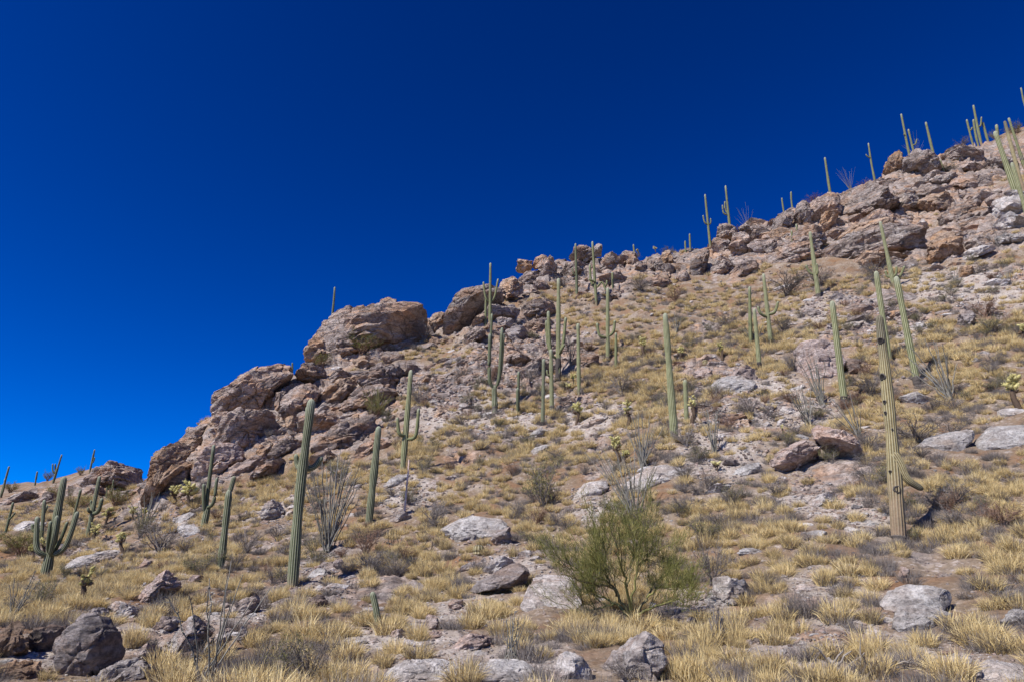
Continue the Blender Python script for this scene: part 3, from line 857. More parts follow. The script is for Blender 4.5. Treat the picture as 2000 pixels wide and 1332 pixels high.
# ------------------------------------------------------------------ boulders and slabs on the slope
BOULDERS = [
 ('blush', '1543,724 1549,686 1575,673 1610,668 1642,681 1654,709 1634,752 1588,757 1556,752', 'big square pink boulder standing behind the grey ocotillo wands on the right slope', dict(thick=1.0, rough=0.5, D=43, sink=0.0)),
 ('dark', '1652,698 1683,700 1681,722 1658,734', 'dark shaded rock tucked against the right side of the big square pink boulder', {}),
 ('pink', '1584,840 1596,831 1648,842 1676,858 1688,880 1652,909 1608,882 1592,858', 'upper one of two leaning pinkish boulders with a black gap beneath', dict(thick=1.0, rough=0.7, lean=0.0)),
 ('pink', '1504,908 1524,880 1576,859 1596,863 1609,888 1596,909 1548,930 1520,922', 'lower left one of two leaning pinkish boulders, tan along its bottom edge', dict(thick=1.0, rough=0.7, lean=-0.1)),
 ('slab', '1780,878 1831,847 1883,839 1905,852 1883,878 1850,884', 'smooth blue-grey bedrock slab right of the old leaning saguaro', dict(thick=0.7, sink=0.5, rough=0.5, lean=0.9)),
 ('slab', '1901,858 1951,823 2010,822 2010,870 1959,878 1911,878', 'white bedrock slab running out of the frame at the right edge', dict(thick=0.7, sink=0.5, rough=0.5, lean=0.9)),
 ('slab', '1716,1177 1756,1154 1831,1150 1869,1159 1859,1185 1780,1200 1736,1200', 'pale oval slab lying in the grass below the old leaning saguaro', dict(thick=0.7, sink=0.4, rough=0.5, lean=0.9)),
 ('slab', '1726,1221 1748,1201 1859,1188 1865,1205 1811,1225 1760,1234', 'white flat shelf of rock just under the pale oval slab', dict(thick=0.7, sink=0.4, rough=0.6, lean=0.9)),
 ('pale', '1574,974 1632,955 1637,968 1592,994', 'wedge-shaped pale rock lying below the two leaning pinkish boulders', {}),
 ('pink', '1752,1119 1760,1106 1777,1108 1776,1116 1764,1131', 'small pinkish stone below the foot of the old leaning saguaro', dict(thick=1.1)),
 ('slab', '1889,1320 1895,1305 1916,1304 1918,1318 1900,1326', 'round stone sitting on the bedrock at the bottom right', dict(thick=1.1)),
 ('slab', '1949,1210 1975,1186 2012,1190 2012,1222 1965,1228', 'pale grey rock cut by the right edge above the bottom corner', dict(thick=0.9)),
 ('slab', '1870,1345 1900,1322 1955,1294 2015,1282 2015,1350', 'broad white bedrock in the bottom right corner', dict(thick=0.5, sink=0.4, lean=0.8, rough=0.6)),
 ('pale', '1152,1297 1176,1262 1240,1238 1297,1254 1305,1295 1276,1345 1155,1345', 'large angular speckled boulder at the bottom centre with a dark right face', dict(thick=1.2, rough=0.8)),
 ('pale', '1067,1318 1088,1274 1120,1262 1150,1280 1158,1305 1148,1345 1070,1345', 'rounded grey boulder just left of the large angular boulder at the bottom centre', dict(thick=1.1, rough=0.7)),
 ('pale', '1379,1160 1399,1134 1459,1126 1476,1143 1452,1169 1415,1189 1388,1180', 'rough white and grey boulder right of the green palo verde', dict(thick=1.1)),
 ('pale', '1326,1220 1359,1202 1368,1219 1339,1231', 'small white stone in front of the rough boulder right of the palo verde', dict(thick=1.0)),
 ('grey', '909,1165 923,1147 979,1115 1015,1101 1036,1111 1032,1139 979,1150 939,1165', 'long dark grey slab tilted up to the right with a shadowed gap under it', dict(thick=1.0, rough=0.55, lean=-0.25, sink=-0.2)),
 ('pale', '1014,1185 1044,1135 1052,1102 1120,1094 1126,1139 1141,1171 1112,1200 1068,1193 1032,1197', 'sloping pale grey slab partly behind the left side of the palo verde', dict(thick=0.8, rough=0.5, lean=0.5)),
 ('pale', '926,1132 943,1107 1000,1082 1010,1099 959,1125', 'cream coloured ledge lying on the upper edge of the long dark grey slab', dict(thick=0.9)),
 ('pale', '1003,1096 1024,1066 1045,1074 1040,1092', 'small grey block uphill of the sloping pale slab', dict(thick=1.0)),
 ('slab', '1090,974 1136,952 1188,936 1190,950 1172,962 1120,978', 'low grey bedrock strip below the twiggy shrub in the middle of the slope', dict(thick=0.6, sink=0.4, rough=0.6, lean=0.8)),
 ('slab', '1190,955 1224,930 1291,910 1361,907 1350,926 1295,944 1240,962', 'long white bedrock strip behind the grey ocotillo in the middle', dict(thick=0.6, sink=0.4, rough=0.6, lean=0.8)),
 ('slab', '1354,974 1383,955 1447,926 1449,934 1399,965', 'thin grey slab rising to the right below the white bedrock', dict(thick=0.8, lean=0.4)),
 ('slab', '1417,926 1479,903 1496,911 1452,933', 'white flat ledge left of the two leaning pinkish boulders', dict(thick=0.8, lean=0.6)),
 ('grey', '1407,905 1423,891 1443,895 1448,908 1423,917', 'dark round-backed stone on the white ledge left of the leaning boulders', dict(thick=1.1)),
 ('slab', '857,1030 875,1023 919,1003 1000,1010 990,1040 950,1050 899,1061 876,1048', 'wide white bedrock patch among the grass near the centre of the slope', dict(thick=0.5, sink=0.4, rough=0.7, lean=0.9)),
 ('grey', '958,1050 971,1028 995,1030 1002,1056 975,1066', 'dark grey boulder on the right end of the wide white bedrock patch', dict(thick=1.0)),
 ('slab', '590,1125 636,1110 657,1114 632,1133', 'white flat slab right of the tall dark saguaro foot', dict(thick=0.7, lean=0.7)),
 ('pink', '649,1102 654,1092 668,1091 677,1106 662,1112', 'small round pink stone perched beside the white flat slab', dict(thick=1.1)),
 ('dark', '587,1186 600,1163 636,1165 642,1180 620,1190', 'dark domed stone in the grass at the lower left of centre', dict(thick=1.0)),
 ('pale', '751,1241 776,1226 803,1226 796,1245 770,1250', 'rounded greenish-white stone beside the short leaning saguaro', dict(thick=1.0)),
 ('pink', '825,1225 836,1196 850,1194 857,1211 848,1233', 'upright pointed pink stone right of the short leaning saguaro', dict(thick=1.0)),
 ('pink', '834,1248 840,1232 863,1230 864,1244 850,1249', 'flat-sided pinkish stone under the upright pointed stone', dict(thick=1.0)),
 ('pink', '867,1262 899,1234 963,1230 968,1243 940,1262 915,1277 875,1276', 'broad brown-pink rock with a flat top below the long dark slab', dict(thick=0.9, lean=0.3)),
 ('slab', '735,1332 750,1308 803,1300 883,1288 902,1305 900,1345 740,1345', 'white bedrock shelf along the bottom edge left of centre', dict(thick=0.5, sink=0.4, rough=0.7, lean=0.8)),
 ('slab', '920,1345 935,1312 1000,1296 1060,1300 1050,1345', 'white bedrock shelf along the bottom edge beside the rounded grey boulder', dict(thick=0.5, sink=0.4, rough=0.7, lean=0.8)),
 ('pink', '870,1177 891,1166 920,1174 910,1188 895,1193', 'small angular stone at the left end of the long dark slab', dict(thick=1.0)),
 ('pale', '886,1121 915,1094 932,1106 910,1120', 'pale stone left of the cream coloured ledge', dict(thick=1.0)),
 ('grey', '106,1242 118,1224 160,1202 208,1203 222,1222 249,1258 240,1292 175,1306 122,1332 108,1282', 'big smooth grey boulder left of the large golden grass clump', dict(thick=1.1, rough=0.45)),
 ('grey', '158,1206 180,1186 213,1186 212,1208 190,1216', 'grey rock behind the top of the big smooth boulder', dict(thick=1.0)),
 ('dark', '50,1245 80,1223 140,1210 130,1228 108,1278 60,1275', 'dark brown rock wedged left of the big smooth grey boulder', dict(thick=1.0)),
 ('tan', '-15,1240 32,1209 48,1231 54,1271 0,1292 -15,1290', 'rust tan rock at the left edge near the bottom corner', dict(thick=1.1)),
 ('tan', '-20,1297 64,1286 90,1313 80,1345 -20,1345', 'streaked tan and white rock in the bottom left corner', dict(thick=1.0)),
 ('pale', '239,1281 288,1258 324,1262 300,1280 256,1293', 'flat ledge of rock just under the large golden grass clump', dict(thick=1.0)),
 ('pale', '186,1322 200,1298 256,1293 314,1294 305,1345 190,1345', 'tan fractured rock on the bottom edge beneath the golden grass clump', dict(thick=1.0)),
 ('pale', '303,1257 359,1210 419,1178 432,1199 401,1240 362,1266 328,1277', 'long pale boulder sloping up to the right behind the thin foreground ocotillo', dict(thick=0.9)),
 ('pale', '390,1273 423,1234 451,1218 456,1239 421,1273', 'pale broken rock just right of the thin foreground ocotillo', dict(thick=1.0)),
 ('pink', '255,1172 288,1134 323,1114 351,1118 357,1139 322,1153 280,1181', 'sharp-crested pinkish boulder uphill of the large golden grass clump', dict(thick=1.0)),
 ('pink', '362,1136 375,1122 400,1126 392,1141', 'small block right of the sharp-crested boulder', dict(thick=1.0)),
 ('pale', '446,1197 471,1170 505,1157 510,1185 471,1205', 'pale rock at the left of the tall dark saguaro foot', dict(thick=1.0)),
 ('grey', '462,1245 475,1218 488,1235 476,1261', 'upright grey stone under the pale rock near the tall dark saguaro', dict(thick=1.0)),
 ('grey', '299,1225 315,1202 352,1198 350,1220 311,1238', 'grey block between the golden clump and the long pale boulder', dict(thick=1.0)),
 ('pale', '207,1184 236,1166 250,1178 224,1196', 'small pale rock above the big smooth grey boulder', dict(thick=1.0)),
 ('pale', '215,1205 240,1175 273,1182 277,1196 235,1210', 'pale rock between the sharp-crested boulder and the golden clump', dict(thick=1.0)),
 ('slab', '98,1113 160,1086 232,1074 238,1082 224,1089 160,1105', 'long flat bedrock slab right of the many-armed saguaro', dict(thick=0.8, lean=0.6)),
 ('slab', '329,1014 379,995 386,1004 351,1026', 'pale flat slab left of the slender three-armed saguaro', dict(thick=0.8, lean=0.5)),
 ('slab', '345,1034 383,1023 393,1036 360,1050', 'pale slab lying at the foot of the slender three-armed saguaro', dict(thick=0.8, lean=0.5)),
 ('pale', '508,1010 516,979 540,974 561,992 553,1010 524,1018', 'pale rounded boulder left of the tall dark saguaro at mid height', dict(thick=1.0)),
 ('pink', '263,1108 284,1090 301,1095 296,1109', 'small rounded rock right of the leaning cholla cactus', dict(thick=1.0)),
 ('slab', '10,1030 52,1018 101,1015 84,1030 40,1042', 'long pale slab behind the many-armed saguaro', dict(thick=0.8, lean=0.6)),
 ('pale', '756,1012 775,998 803,1000 806,1014 775,1022', 'pale rock at the foot of the thin pink stake', dict(thick=1.0)),
 ('slab', '740,948 775,930 800,925 800,934 765,950', 'grey slab below the saguaro with two raised arms', dict(thick=0.8, lean=0.5)),
 ('pale', '865,935 890,922 900,932 880,942', 'small pale slab in the grass uphill of the twiggy bush', dict(thick=0.9)),
 ('slab', '1030,850 1055,838 1080,830 1070,842 1040,856', 'thin pale slab below the row of slim saguaros', dict(thick=0.8, lean=0.5)),
 ('slab', '1035,882 1060,868 1078,866 1070,878 1045,888', 'pale slab in the middle grass left of the branching cholla', dict(thick=0.8, lean=0.5)),
 ('cliffr', '1130,828 1150,815 1190,818 1200,828 1150,836', 'low ledge at the foot of the round-headed cholla', dict(thick=0.9, lean=0.4)),
 ('pink', '1345,735 1360,718 1390,720 1395,735 1370,745', 'pinkish rock on the stony ledge right of the tall bright saguaro', dict(thick=1.0)),
 ('pink', '1411,735 1430,714 1465,714 1486,738 1470,748 1430,745', 'rounded pink boulder at the foot of the middle right saguaro', dict(thick=1.0)),
 ('slab', '1380,750 1420,736 1480,748 1470,762 1410,765', 'long flat ledge under the rounded pink boulder', dict(thick=0.8, lean=0.5)),
 ('slab', '1748,778 1785,766 1828,768 1820,784 1775,792', 'smooth pale oval rock below the bright leaning saguaro', dict(thick=0.9, rough=0.4)),
 ('grey', '1864,630 1868,612 1900,602 1907,625 1890,640', 'grey boulder with a flat top beside a brown shrub on the right', dict(thick=1.0)),
 ('grey', '1566,612 1585,600 1602,608 1600,622 1580,626', 'rounded grey rock at the foot of the upper right saguaro with a low arm', dict(thick=1.0)),
 ('grey', '1612,588 1630,572 1662,574 1668,590 1640,596', 'dark grey boulder right of the upper right saguaro with a low arm', dict(thick=1.0)),
 ('cliffr', '1680,590 1720,570 1800,572 1790,586 1730,600', 'long pale ledge behind the heads of the tall right saguaros', dict(thick=0.7, lean=0.5)),
 ('slab', '1913,557 1935,547 1977,543 1966,560 1940,566', 'flat grey slab high on the right slope', dict(thick=0.9)),
 ('slab', '1770,640 1795,628 1812,636 1800,644', 'white rock patch right of the tall green saguaro', dict(thick=0.8)),
 ('pale', '1512,806 1530,790 1555,796 1560,806 1530,812', 'white jagged stone below the big square pink boulder', dict(thick=1.0)),
 ('cliffr', '1100,715 1130,690 1160,682 1172,708 1140,722', 'pale pointed rock behind the saguaro with two curled arms', dict(thick=0.9)),
 ('cliffr', '1050,690 1080,668 1105,664 1108,690 1070,700', 'broad pale rock behind the big branching saguaro', dict(thick=0.7, sink=0.3)),
 ('tan', '920,705 935,690 952,692 950,704 930,710', 'small orange block on the ledge left of the candelabra saguaro', dict(thick=1.0)),
 ('grey', '985,600 1000,592 1012,606 1002,620 988,616', 'round dark rock below the undercut boulder', dict(thick=1.0)),
 ('tan', '830,672 845,655 866,660 860,676', 'dark tan boulder in the gap between the two domes', dict(thick=1.0)),
 ('slab', '1940,808 1958,796 2010,800 2010,812 1960,816', 'thin white ledge under the yellow cholla at the right edge', dict(thick=0.8, lean=0.5)),
]
for mat, out, lab, kw in BOULDERS:
    nm = 'flat_rock' if mat == 'slab' else 'boulder'
    rock(out, ROCK[mat], nm, None, lab, 'flat rock' if mat == 'slab' else 'boulder', 'named boulders and slabs on the slope', **kw)
# ------------------------------------------------------------------ geometry of plants
def frames(pts):
    t = np.gradient(pts, axis=0); t /= np.linalg.norm(t, axis=1)[:, None] + 1e-9
    up = np.array([0.31, 0.95, 0.05]) if abs(t[0, 2]) > 0.7 else np.array([0, 0, 1.0])
    a = np.cross(t, up); a /= np.linalg.norm(a, axis=1)[:, None] + 1e-9
    b = np.cross(t, a)
    return a, b


class Geo:
    def __init__(s): s.v = []; s.f4 = []; s.f3 = []; s.n = 0; s.at = []

    def tube(s, pts, rad, sides=5, tone=0.5, cap=True):
        pts = np.asarray(pts, float); rad = np.broadcast_to(np.asarray(rad, float), (len(pts),))
        a, b = frames(pts)
        an = np.linspace(0, 2 * math.pi, sides, endpoint=False)
        ring = pts[:, None] + rad[:, None, None] * (np.cos(an)[None, :, None] * a[:, None] + np.sin(an)[None, :, None] * b[:, None])
        m = len(pts)
        s.v.append(ring.reshape(-1, 3)); s.at.append(np.full(m * sides, tone))
        i = np.arange(sides); j = (i + 1) % sides
        r = (np.arange(m - 1) * sides)[:, None] + s.n
        s.f4.append(np.stack([r + i, r + j, r + sides + j, r + sides + i], -1).reshape(-1, 4))
        s.n += m * sides

    def blades(s, base, tip, width, tone, mid=0.0):
        """flat tapered blades; with mid > 0 they bend through a raised middle"""
        n = len(base); d = tip - base
        side = np.cross(d, rng.normal(size=(n, 3))); side /= np.linalg.norm(side, axis=1)[:, None] + 1e-9
        side *= np.asarray(width)[:, None] * 0.5
        if mid > 0:
            m = base + d * 0.55; m[:, 2] += mid * np.linalg.norm(d, axis=1)
            v = np.stack([base - side, base + side, m + side * 0.8, m - side * 0.8, tip], 1)
            o = s.n + np.arange(n)[:, None] * 5
            s.f4.append(o + np.array([[0, 1, 2, 3]])); s.f3.append(o + np.array([[3, 2, 4]]))
            s.v.append(v.reshape(-1, 3)); s.at.append(np.repeat(tone, 5)); s.n += n * 5
        else:
            v = np.stack([base - side, base + side, tip], 1)
            s.f3.append(s.n + np.arange(n * 3).reshape(-1, 3))
            s.v.append(v.reshape(-1, 3)); s.at.append(np.repeat(tone, 3)); s.n += n * 3

    def mesh(s, name, mat, smooth=True):
        fl = [np.concatenate(x) for x in (s.f4, s.f3) if x]
        return make_mesh(name, np.concatenate(s.v), fl, mat, {'tone': np.concatenate(s.at)}, smooth=smooth)


def smooth_path(ctrl, n):
    c = np.asarray(ctrl, float)
    if len(c) == 2: return c[0] + (c[1] - c[0]) * np.linspace(0, 1, n)[:, None]
    p = np.concatenate([[2 * c[0] - c[1]], c, [2 * c[-1] - c[-2]]])
    seg = len(c) - 1; t = np.linspace(0, seg, n); i = np.minimum(t.astype(int), seg - 1); u = (t - i)[:, None]
    p0, p1, p2, p3 = p[i], p[i + 1], p[i + 2], p[i + 3]
    return 0.5 * (2 * p1 + (p2 - p0) * u + (2 * p0 - 5 * p1 + 4 * p2 - p3) * u * u + (3 * p1 - p0 - 3 * p2 + p3) * u ** 3)


def column(name, path, r0, r1, wpx, seed, age0=0.0, arm=False, mat=None):
    """a ribbed cactus column along a path"""
    ribs, per, rings = (14, 4, 36) if wpx >= 18 else ((10, 4, 24) if wpx >= 8.5 else (8, 2, 16))
    r_ = np.random.default_rng(seed)
    pts = smooth_path(path, 90)
    L = np.concatenate([[0], np.cumsum(np.linalg.norm(np.diff(pts, axis=0), axis=1))])
    dome = min(r1 * 1.6 / L[-1], 0.3)
    s = np.concatenate([np.linspace(0, 1 - dome, rings), 1 - dome * (1 - np.sin(np.linspace(0.12, 1, 9) * math.pi / 2))])
    pts = np.stack([np.interp(s * L[-1], L, pts[:, k]) for k in range(3)], 1)
    q = np.clip((s - (1 - dome)) / dome, 0, 1)
    R = r0 + (r1 - r0) * s
    wob = 1 + 0.075 * np.interp(s, np.linspace(0, 1, 9), r_.normal(size=9)) + 0.04 * np.interp(s, np.linspace(0, 1, 22), r_.normal(size=22))
    if arm: R = R * (0.55 + 0.45 * sstep(s, 0.0, 0.14))
    else: R = R * (0.86 + 0.14 * sstep(s, 0.0, 0.25)) * wob
    R = R * np.sqrt(np.clip(1 - q ** 2, 0.0004, 1))
    n = ribs * per
    an = np.linspace(0, 2 * math.pi, n, endpoint=False)
    rid = np.abs(np.cos(an * ribs / 2)) ** 0.75
    prof = 0.85 + 0.17 * rid
    a, b = frames(pts)
    ring = pts[:, None] + R[:, None, None] * prof[None, :, None] * (np.cos(an)[None, :, None] * a[:, None] + np.sin(an)[None, :, None] * b[:, None])
    m = len(pts)
    i = np.arange(n); j = (i + 1) % n
    r = (np.arange(m - 1) * n)[:, None]
    f = np.stack([r + i, r + j, r + n + j, r + n + i], -1).reshape(-1, 4)
    age = np.repeat(age0 + (1 - age0) * s, n)
    return ring.reshape(-1, 3), f, {'age': age, 'ridge': np.tile(rid, m)}


def px_size(P, px): return px * float(P @ FWD) / F


NSAG = 0


def saguaro(label, base, top, w0, w1, arms=(), skin=None, woody=False, D=None, holes=(), group='saguaros on the slope', bend=None):
    global NSAG
    NSAG += 1
    skin = skin or M_SAG
    P = at(*base) if D is None else at_depth(base[0], base[1], D)
    Dp = P[1]
    gz_ = ground_z(P[0], P[1])
    low = P - np.array([0, 0, 0.25])
    if gz_ is not None and gz_ < low[2]: low[2] = max(gz_ - 0.1, low[2] - 6)
    T = at_depth(top[0], top[1], Dp)
    r0, r1 = px_size(P, w0) * 0.46, px_size(P, w1) * 0.46
    path = [low, P, P * 0.5 + T * 0.5 + (np.array([bend * r0, 0, 0]) if bend else 0), T] if bend else [low, P * 0.7 + T * 0.3, T]
    plain = not arms and not woody and not holes
    e = None if plain else empty('saguaro', P, label, 'cactus', group)
    v, f, a = column('trunk', path, r0, r1, w0, NSAG)
    me = make_mesh('saguaro' if plain else 'trunk', v - P, f, skin, a)
    o = link('saguaro', me, None, P, label, 'cactus', group) if plain else link('trunk', me, e)
    for k_, arm in enumerate(arms):
        poly, wa = arm[0], arm[1]
        dy = arm[2] if len(arm) > 2 else (0.15 if k_ % 2 else -0.15)
        pts = [at_depth(px, py, Dp + dy * (0.3 if q == 0 else 1.0)) for q, (px, py) in enumerate(poly)]
        ra = px_size(P, wa) / 2
        v, f, a = column('arm', pts, ra, ra * (arm[3] if len(arm) > 3 else 0.86), wa, NSAG * 10 + k_, 0.35, True)
        link('arm', make_mesh('arm', v - P, f, skin, a), e)
    if woody:
        g = Geo(); L = np.linalg.norm(T - P); ax = (T - P) / L
        hh = np.linspace(-0.2, 0.075 * L if woody is True else woody * L, 9)
        rr = r0 * (0.99 + 0.06 * rng.normal(size=9)); rr[-1] = r0 * 0.7
        g.tube(P + ax * hh[:, None], rr, 14, 0.15)
        g.v[0] = g.v[0] + 0.12 * r0 * fbm(g.v[0] * 5 / max(r0, .05) * 0.2, 3, 2)[:, None] * rng.normal(size=g.v[0].shape)
        g.v[0] = g.v[0] - P
        link('woody_base', g.mesh('woody_base', M_DEAD, False), e)
    for (hx, hy, hw) in holes:
        C = at_depth(hx, hy, Dp); s = np.clip(np.linalg.norm(C - P) / np.linalg.norm(T - P), 0, 1)
        ax = P * (1 - s) + T * s
        rad = (r0 + (r1 - r0) * s)
        side = C - ax; lat = np.clip(side[0] / rad, -0.8, 0.8)
        nrm_ = np.array([lat, -math.sqrt(1 - lat * lat), 0.0])
        cen = ax + nrm_ * rad * 0.97
        rh = px_size(P, hw) / 2
        u_ = np.cross(np.array([0, 0, 1.0]), nrm_)
        g = Geo()
        an = np.linspace(0, 2 * math.pi, 12, endpoint=False)
        rings = []
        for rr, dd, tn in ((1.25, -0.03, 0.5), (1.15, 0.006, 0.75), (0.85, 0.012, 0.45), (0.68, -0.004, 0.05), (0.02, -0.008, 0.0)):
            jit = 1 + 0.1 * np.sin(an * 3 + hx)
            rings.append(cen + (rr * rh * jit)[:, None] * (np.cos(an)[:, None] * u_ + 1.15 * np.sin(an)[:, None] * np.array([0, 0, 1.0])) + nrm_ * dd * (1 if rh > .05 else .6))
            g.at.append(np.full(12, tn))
        g.v = [np.concatenate(rings) - P]
        i = np.arange(12); j = (i + 1) % 12; r = (np.arange(4) * 12)[:, None]
        g.f4 = [np.stack([r + i, r + j, r + 12 + j, r + 12 + i], -1).reshape(-1, 4)]
        link('nest_hole', g.mesh('nest_hole', M_HOLE), e)
    return o if plain else e


S = saguaro
GR = 'saguaros on the slope'; GS = 'small saguaros on the far skyline'
# foreground and middle, left half
S('tall dark saguaro leaning right, with a slim arm hugging its back and two stubby arms', (571, 1146), (609, 779), 25, 18, [
    ([(592, 912), (598, 880), (602, 792)], 13, 0.35), ([(592, 918), (581, 909), (578, 886)], 11, 0.3), ([(598, 916), (615, 910), (630, 891)], 13, 0.3)], M_SAG_SHADED, bend=-0.4)
S('plain armless dark saguaro standing between the big ocotillo and the pink stake', (720, 1024), (740, 832), 18, 13, (), M_SAG_SHADED)
S('green saguaro with two raised arms like a trident, against the left cliff', (786, 922), (803, 722), 15, 10, [
    ([(792, 850), (780, 846), (776, 815)], 7.5, -0.3), ([(795, 858), (812, 850), (818, 797)], 7.5, -0.2)], M_SAG)
S('narrow-topped saguaro with a thick lower column, alone at the left of the tall dark one', (431, 1110), (448, 955), 14, 15, [
    ([(448, 962), (452, 950), (458, 929)], 10, 0.05)], M_SAG_SHADED)
S('slender three-armed saguaro below the left cliff, right of the yellow chollas', (398, 1028), (407, 985), 14, 13, [
    ([(402, 1000), (406, 960), (418, 868)], 8, 0.05), ([(400, 1000), (398, 975), (398, 944)], 7.5, -0.2), ([(404, 992), (417, 980), (424, 932)], 7, -0.3)], M_SAG_SHADED)
S('many-armed candelabra saguaro at the lower left, the thickest in the picture', (90, 1122), (126, 930), 22, 11, [
    ([(92, 1085), (72, 1070), (73, 1008)], 10.5, -0.3), ([(94, 1078), (95, 1050), (99, 1017)], 7.5, -0.4), ([(98, 1085), (105, 1050), (112, 1006)], 9.5, -0.5),
    ([(100, 1085), (128, 1066), (152, 998)], 10.5, -0.25), ([(106, 1078), (120, 1050), (132, 1018)], 7, -0.1)], M_SAG_SHADED)
S('forked saguaro half hidden behind the many-armed candelabra one', (80, 1062), (87, 975), 9, 7, [
    ([(80, 1034), (66, 1036), (63, 1022)], 7, 0.1), ([(80, 1038), (84, 1010), (93, 986)], 5, 0.3)], M_SAG_SHADED)
S('thin leaning saguaro just right of the many-armed candelabra one', (140, 1025), (158, 955), 6, 5, (), M_SAG_SHADED)
S('saguaro with a thick bent arm on each side, behind the chollas at the left', (170, 1052), (195, 929), 10, 7.5, [
    ([(180, 1003), (192, 998), (200, 972)], 8, -0.2), ([(178, 1000), (173, 997), (172, 990)], 6, -0.3), ([(180, 998), (178, 985), (178, 976)], 5, 0.3)], M_SAG_SHADED)
S('leaning saguaro with one thin raised arm at the far left edge of the slope', (10, 1043), (26, 980), 6, 4.5, [([(18, 1014), (24, 1008), (30, 1000)], 4)], M_SAG_SHADED)
S('thin double saguaro on the skyline at the extreme left edge', (1, 972), (18, 910), 5, 3.5, [([(4, 965), (8, 950), (10, 934)], 3.5)], M_SAG_SHADED, group=GS)
S('skyline saguaro with two arms near the left edge', (103, 944), (121, 887), 5, 3.2, [([(107, 925), (103, 918), (103, 905)], 3), ([(108, 922), (108, 914), (108, 905)], 3)], M_SAG_SHADED, group=GS)
S('slim skyline saguaro with one short arm above the pale far-left outcrop', (175, 922), (185, 877), 4, 3, [([(180, 904), (183, 900), (185, 892)], 2.6)], M_SAG_SHADED, group=GS)
S('tiny single saguaro on the low skyline between two larger ones at the left', (68, 948), (73, 920), 4, 3, (), M_SAG_SHADED, group=GS)
S('thin pale saguaro standing in a green bush below the far-left outcrop', (217, 970), (222, 936), 4, 3, (), M_SAG_SHADED)
S('very thin short saguaro left of the one in the green bush', (208, 972), (209, 951), 3, 2.5, (), M_SAG_SHADED)
S('lone armless saguaro standing on the left shoulder of the rounded dome', (650, 612), (654, 561), 6, 4.5, (), M_SAG_SHADED, group=GS, D=76)
S('stub of a saguaro in the notch below the rounded dome', (571, 726), (571, 708), 4, 3.5, (), M_SAG_SHADED, group=GS, D=68)
S('three-armed saguaro in front of the smooth pale dome on the middle skyline', (957, 632), (958, 514), 8, 5, [
    ([(954, 590), (948, 580), (944, 551)], 4.5), ([(957, 592), (966, 580), (973, 545)], 4.5)], M_SAG, D=at(956, 640)[1])
S('low thick column hugging the left side of the three-armed dome saguaro', (948, 634), (949, 575), 5, 5, (), M_SAG, D=at(948, 641)[1])
S('candelabra saguaro with three tall upright arms, below the pale domes', (967, 806), (965, 752), 12, 12, [
    ([(966, 758), (956, 740), (957, 652)], 8, -0.2), ([(958, 680), (959, 655), (961, 613)], 6, 0.3), ([(967, 758), (975, 735), (981, 640)], 8, -0.1), ([(970, 754), (979, 720), (984, 652)], 6, 0.4)], M_SAG_SHADED, woody=0.25)
S('small saguaro with a second stub against its side, right of the candelabra with tall arms', (1012, 808), (1013, 725), 7, 6, [([(1012, 806), (1011, 780), (1011, 757)], 7, -0.4)], M_SAG_SHADED)
S('left one of the close pair of slim saguaros in the middle', (1060, 830), (1062, 700), 9, 7, (), M_SAG_SHADED, woody=0.05)
S('right one of the close pair of slim saguaros, with a small arm bud', (1078, 806), (1076, 682), 11, 8, [([(1075, 735), (1070, 732), (1068, 722)], 4)], M_SAG, woody=0.12)
S('big branching saguaro with a twisted corky trunk and a very tall central stem', (1090, 742), (1091, 544), 13, 7, [
    ([(1087, 700), (1075, 685), (1071, 608)], 8, -0.3), ([(1075, 690), (1069, 665), (1067, 626)], 6, 0.1), ([(1093, 690), (1100, 670), (1105, 620)], 7, -0.2), ([(1093, 692), (1097, 682), (1103, 672)], 6, -0.5)], M_SAG, woody=0.22)
S('plain straight saguaro right of the big branching one', (1131, 772), (1129, 632), 9, 7, (), M_SAG)
S('bright saguaro with two upcurled arms beneath the middle rock ledge', (1187, 706), (1187, 562), 9, 7, [
    ([(1185, 660), (1171, 655), (1166, 631)], 6, -0.2), ([(1189, 657), (1198, 648), (1201, 626)], 6, -0.2)], M_SAG, woody=0.07)
S('short slim saguaro just right of the one with two upcurled arms', (1203, 720), (1203, 650), 7, 5.5, (), M_SAG)
S('tall thin saguaro with tangled looping arms on the middle skyline', (1165, 597), (1157, 472), 7, 4.5, [
    ([(1163, 565), (1154, 548), (1152, 517)], 5, 0.2), ([(1163, 552), (1155, 548), (1148, 547)], 4, -0.3), ([(1166, 562), (1176, 552), (1183, 568)], 4.5, -0.2), ([(1181, 562), (1185, 555), (1185, 548)], 4.5, -0.2)], M_SAG)
S('tall bare-stemmed saguaro with one tiny arm, left of the tangled looping one', (1127, 582), (1124, 476), 7, 4.5, [([(1125, 540), (1120, 534), (1118, 523)], 3)], M_SAG_SHADED)
S('short saguaro post on the slope right of the tangled looping one', (1197, 564), (1196, 532), 5, 4.5, (), M_SAG)
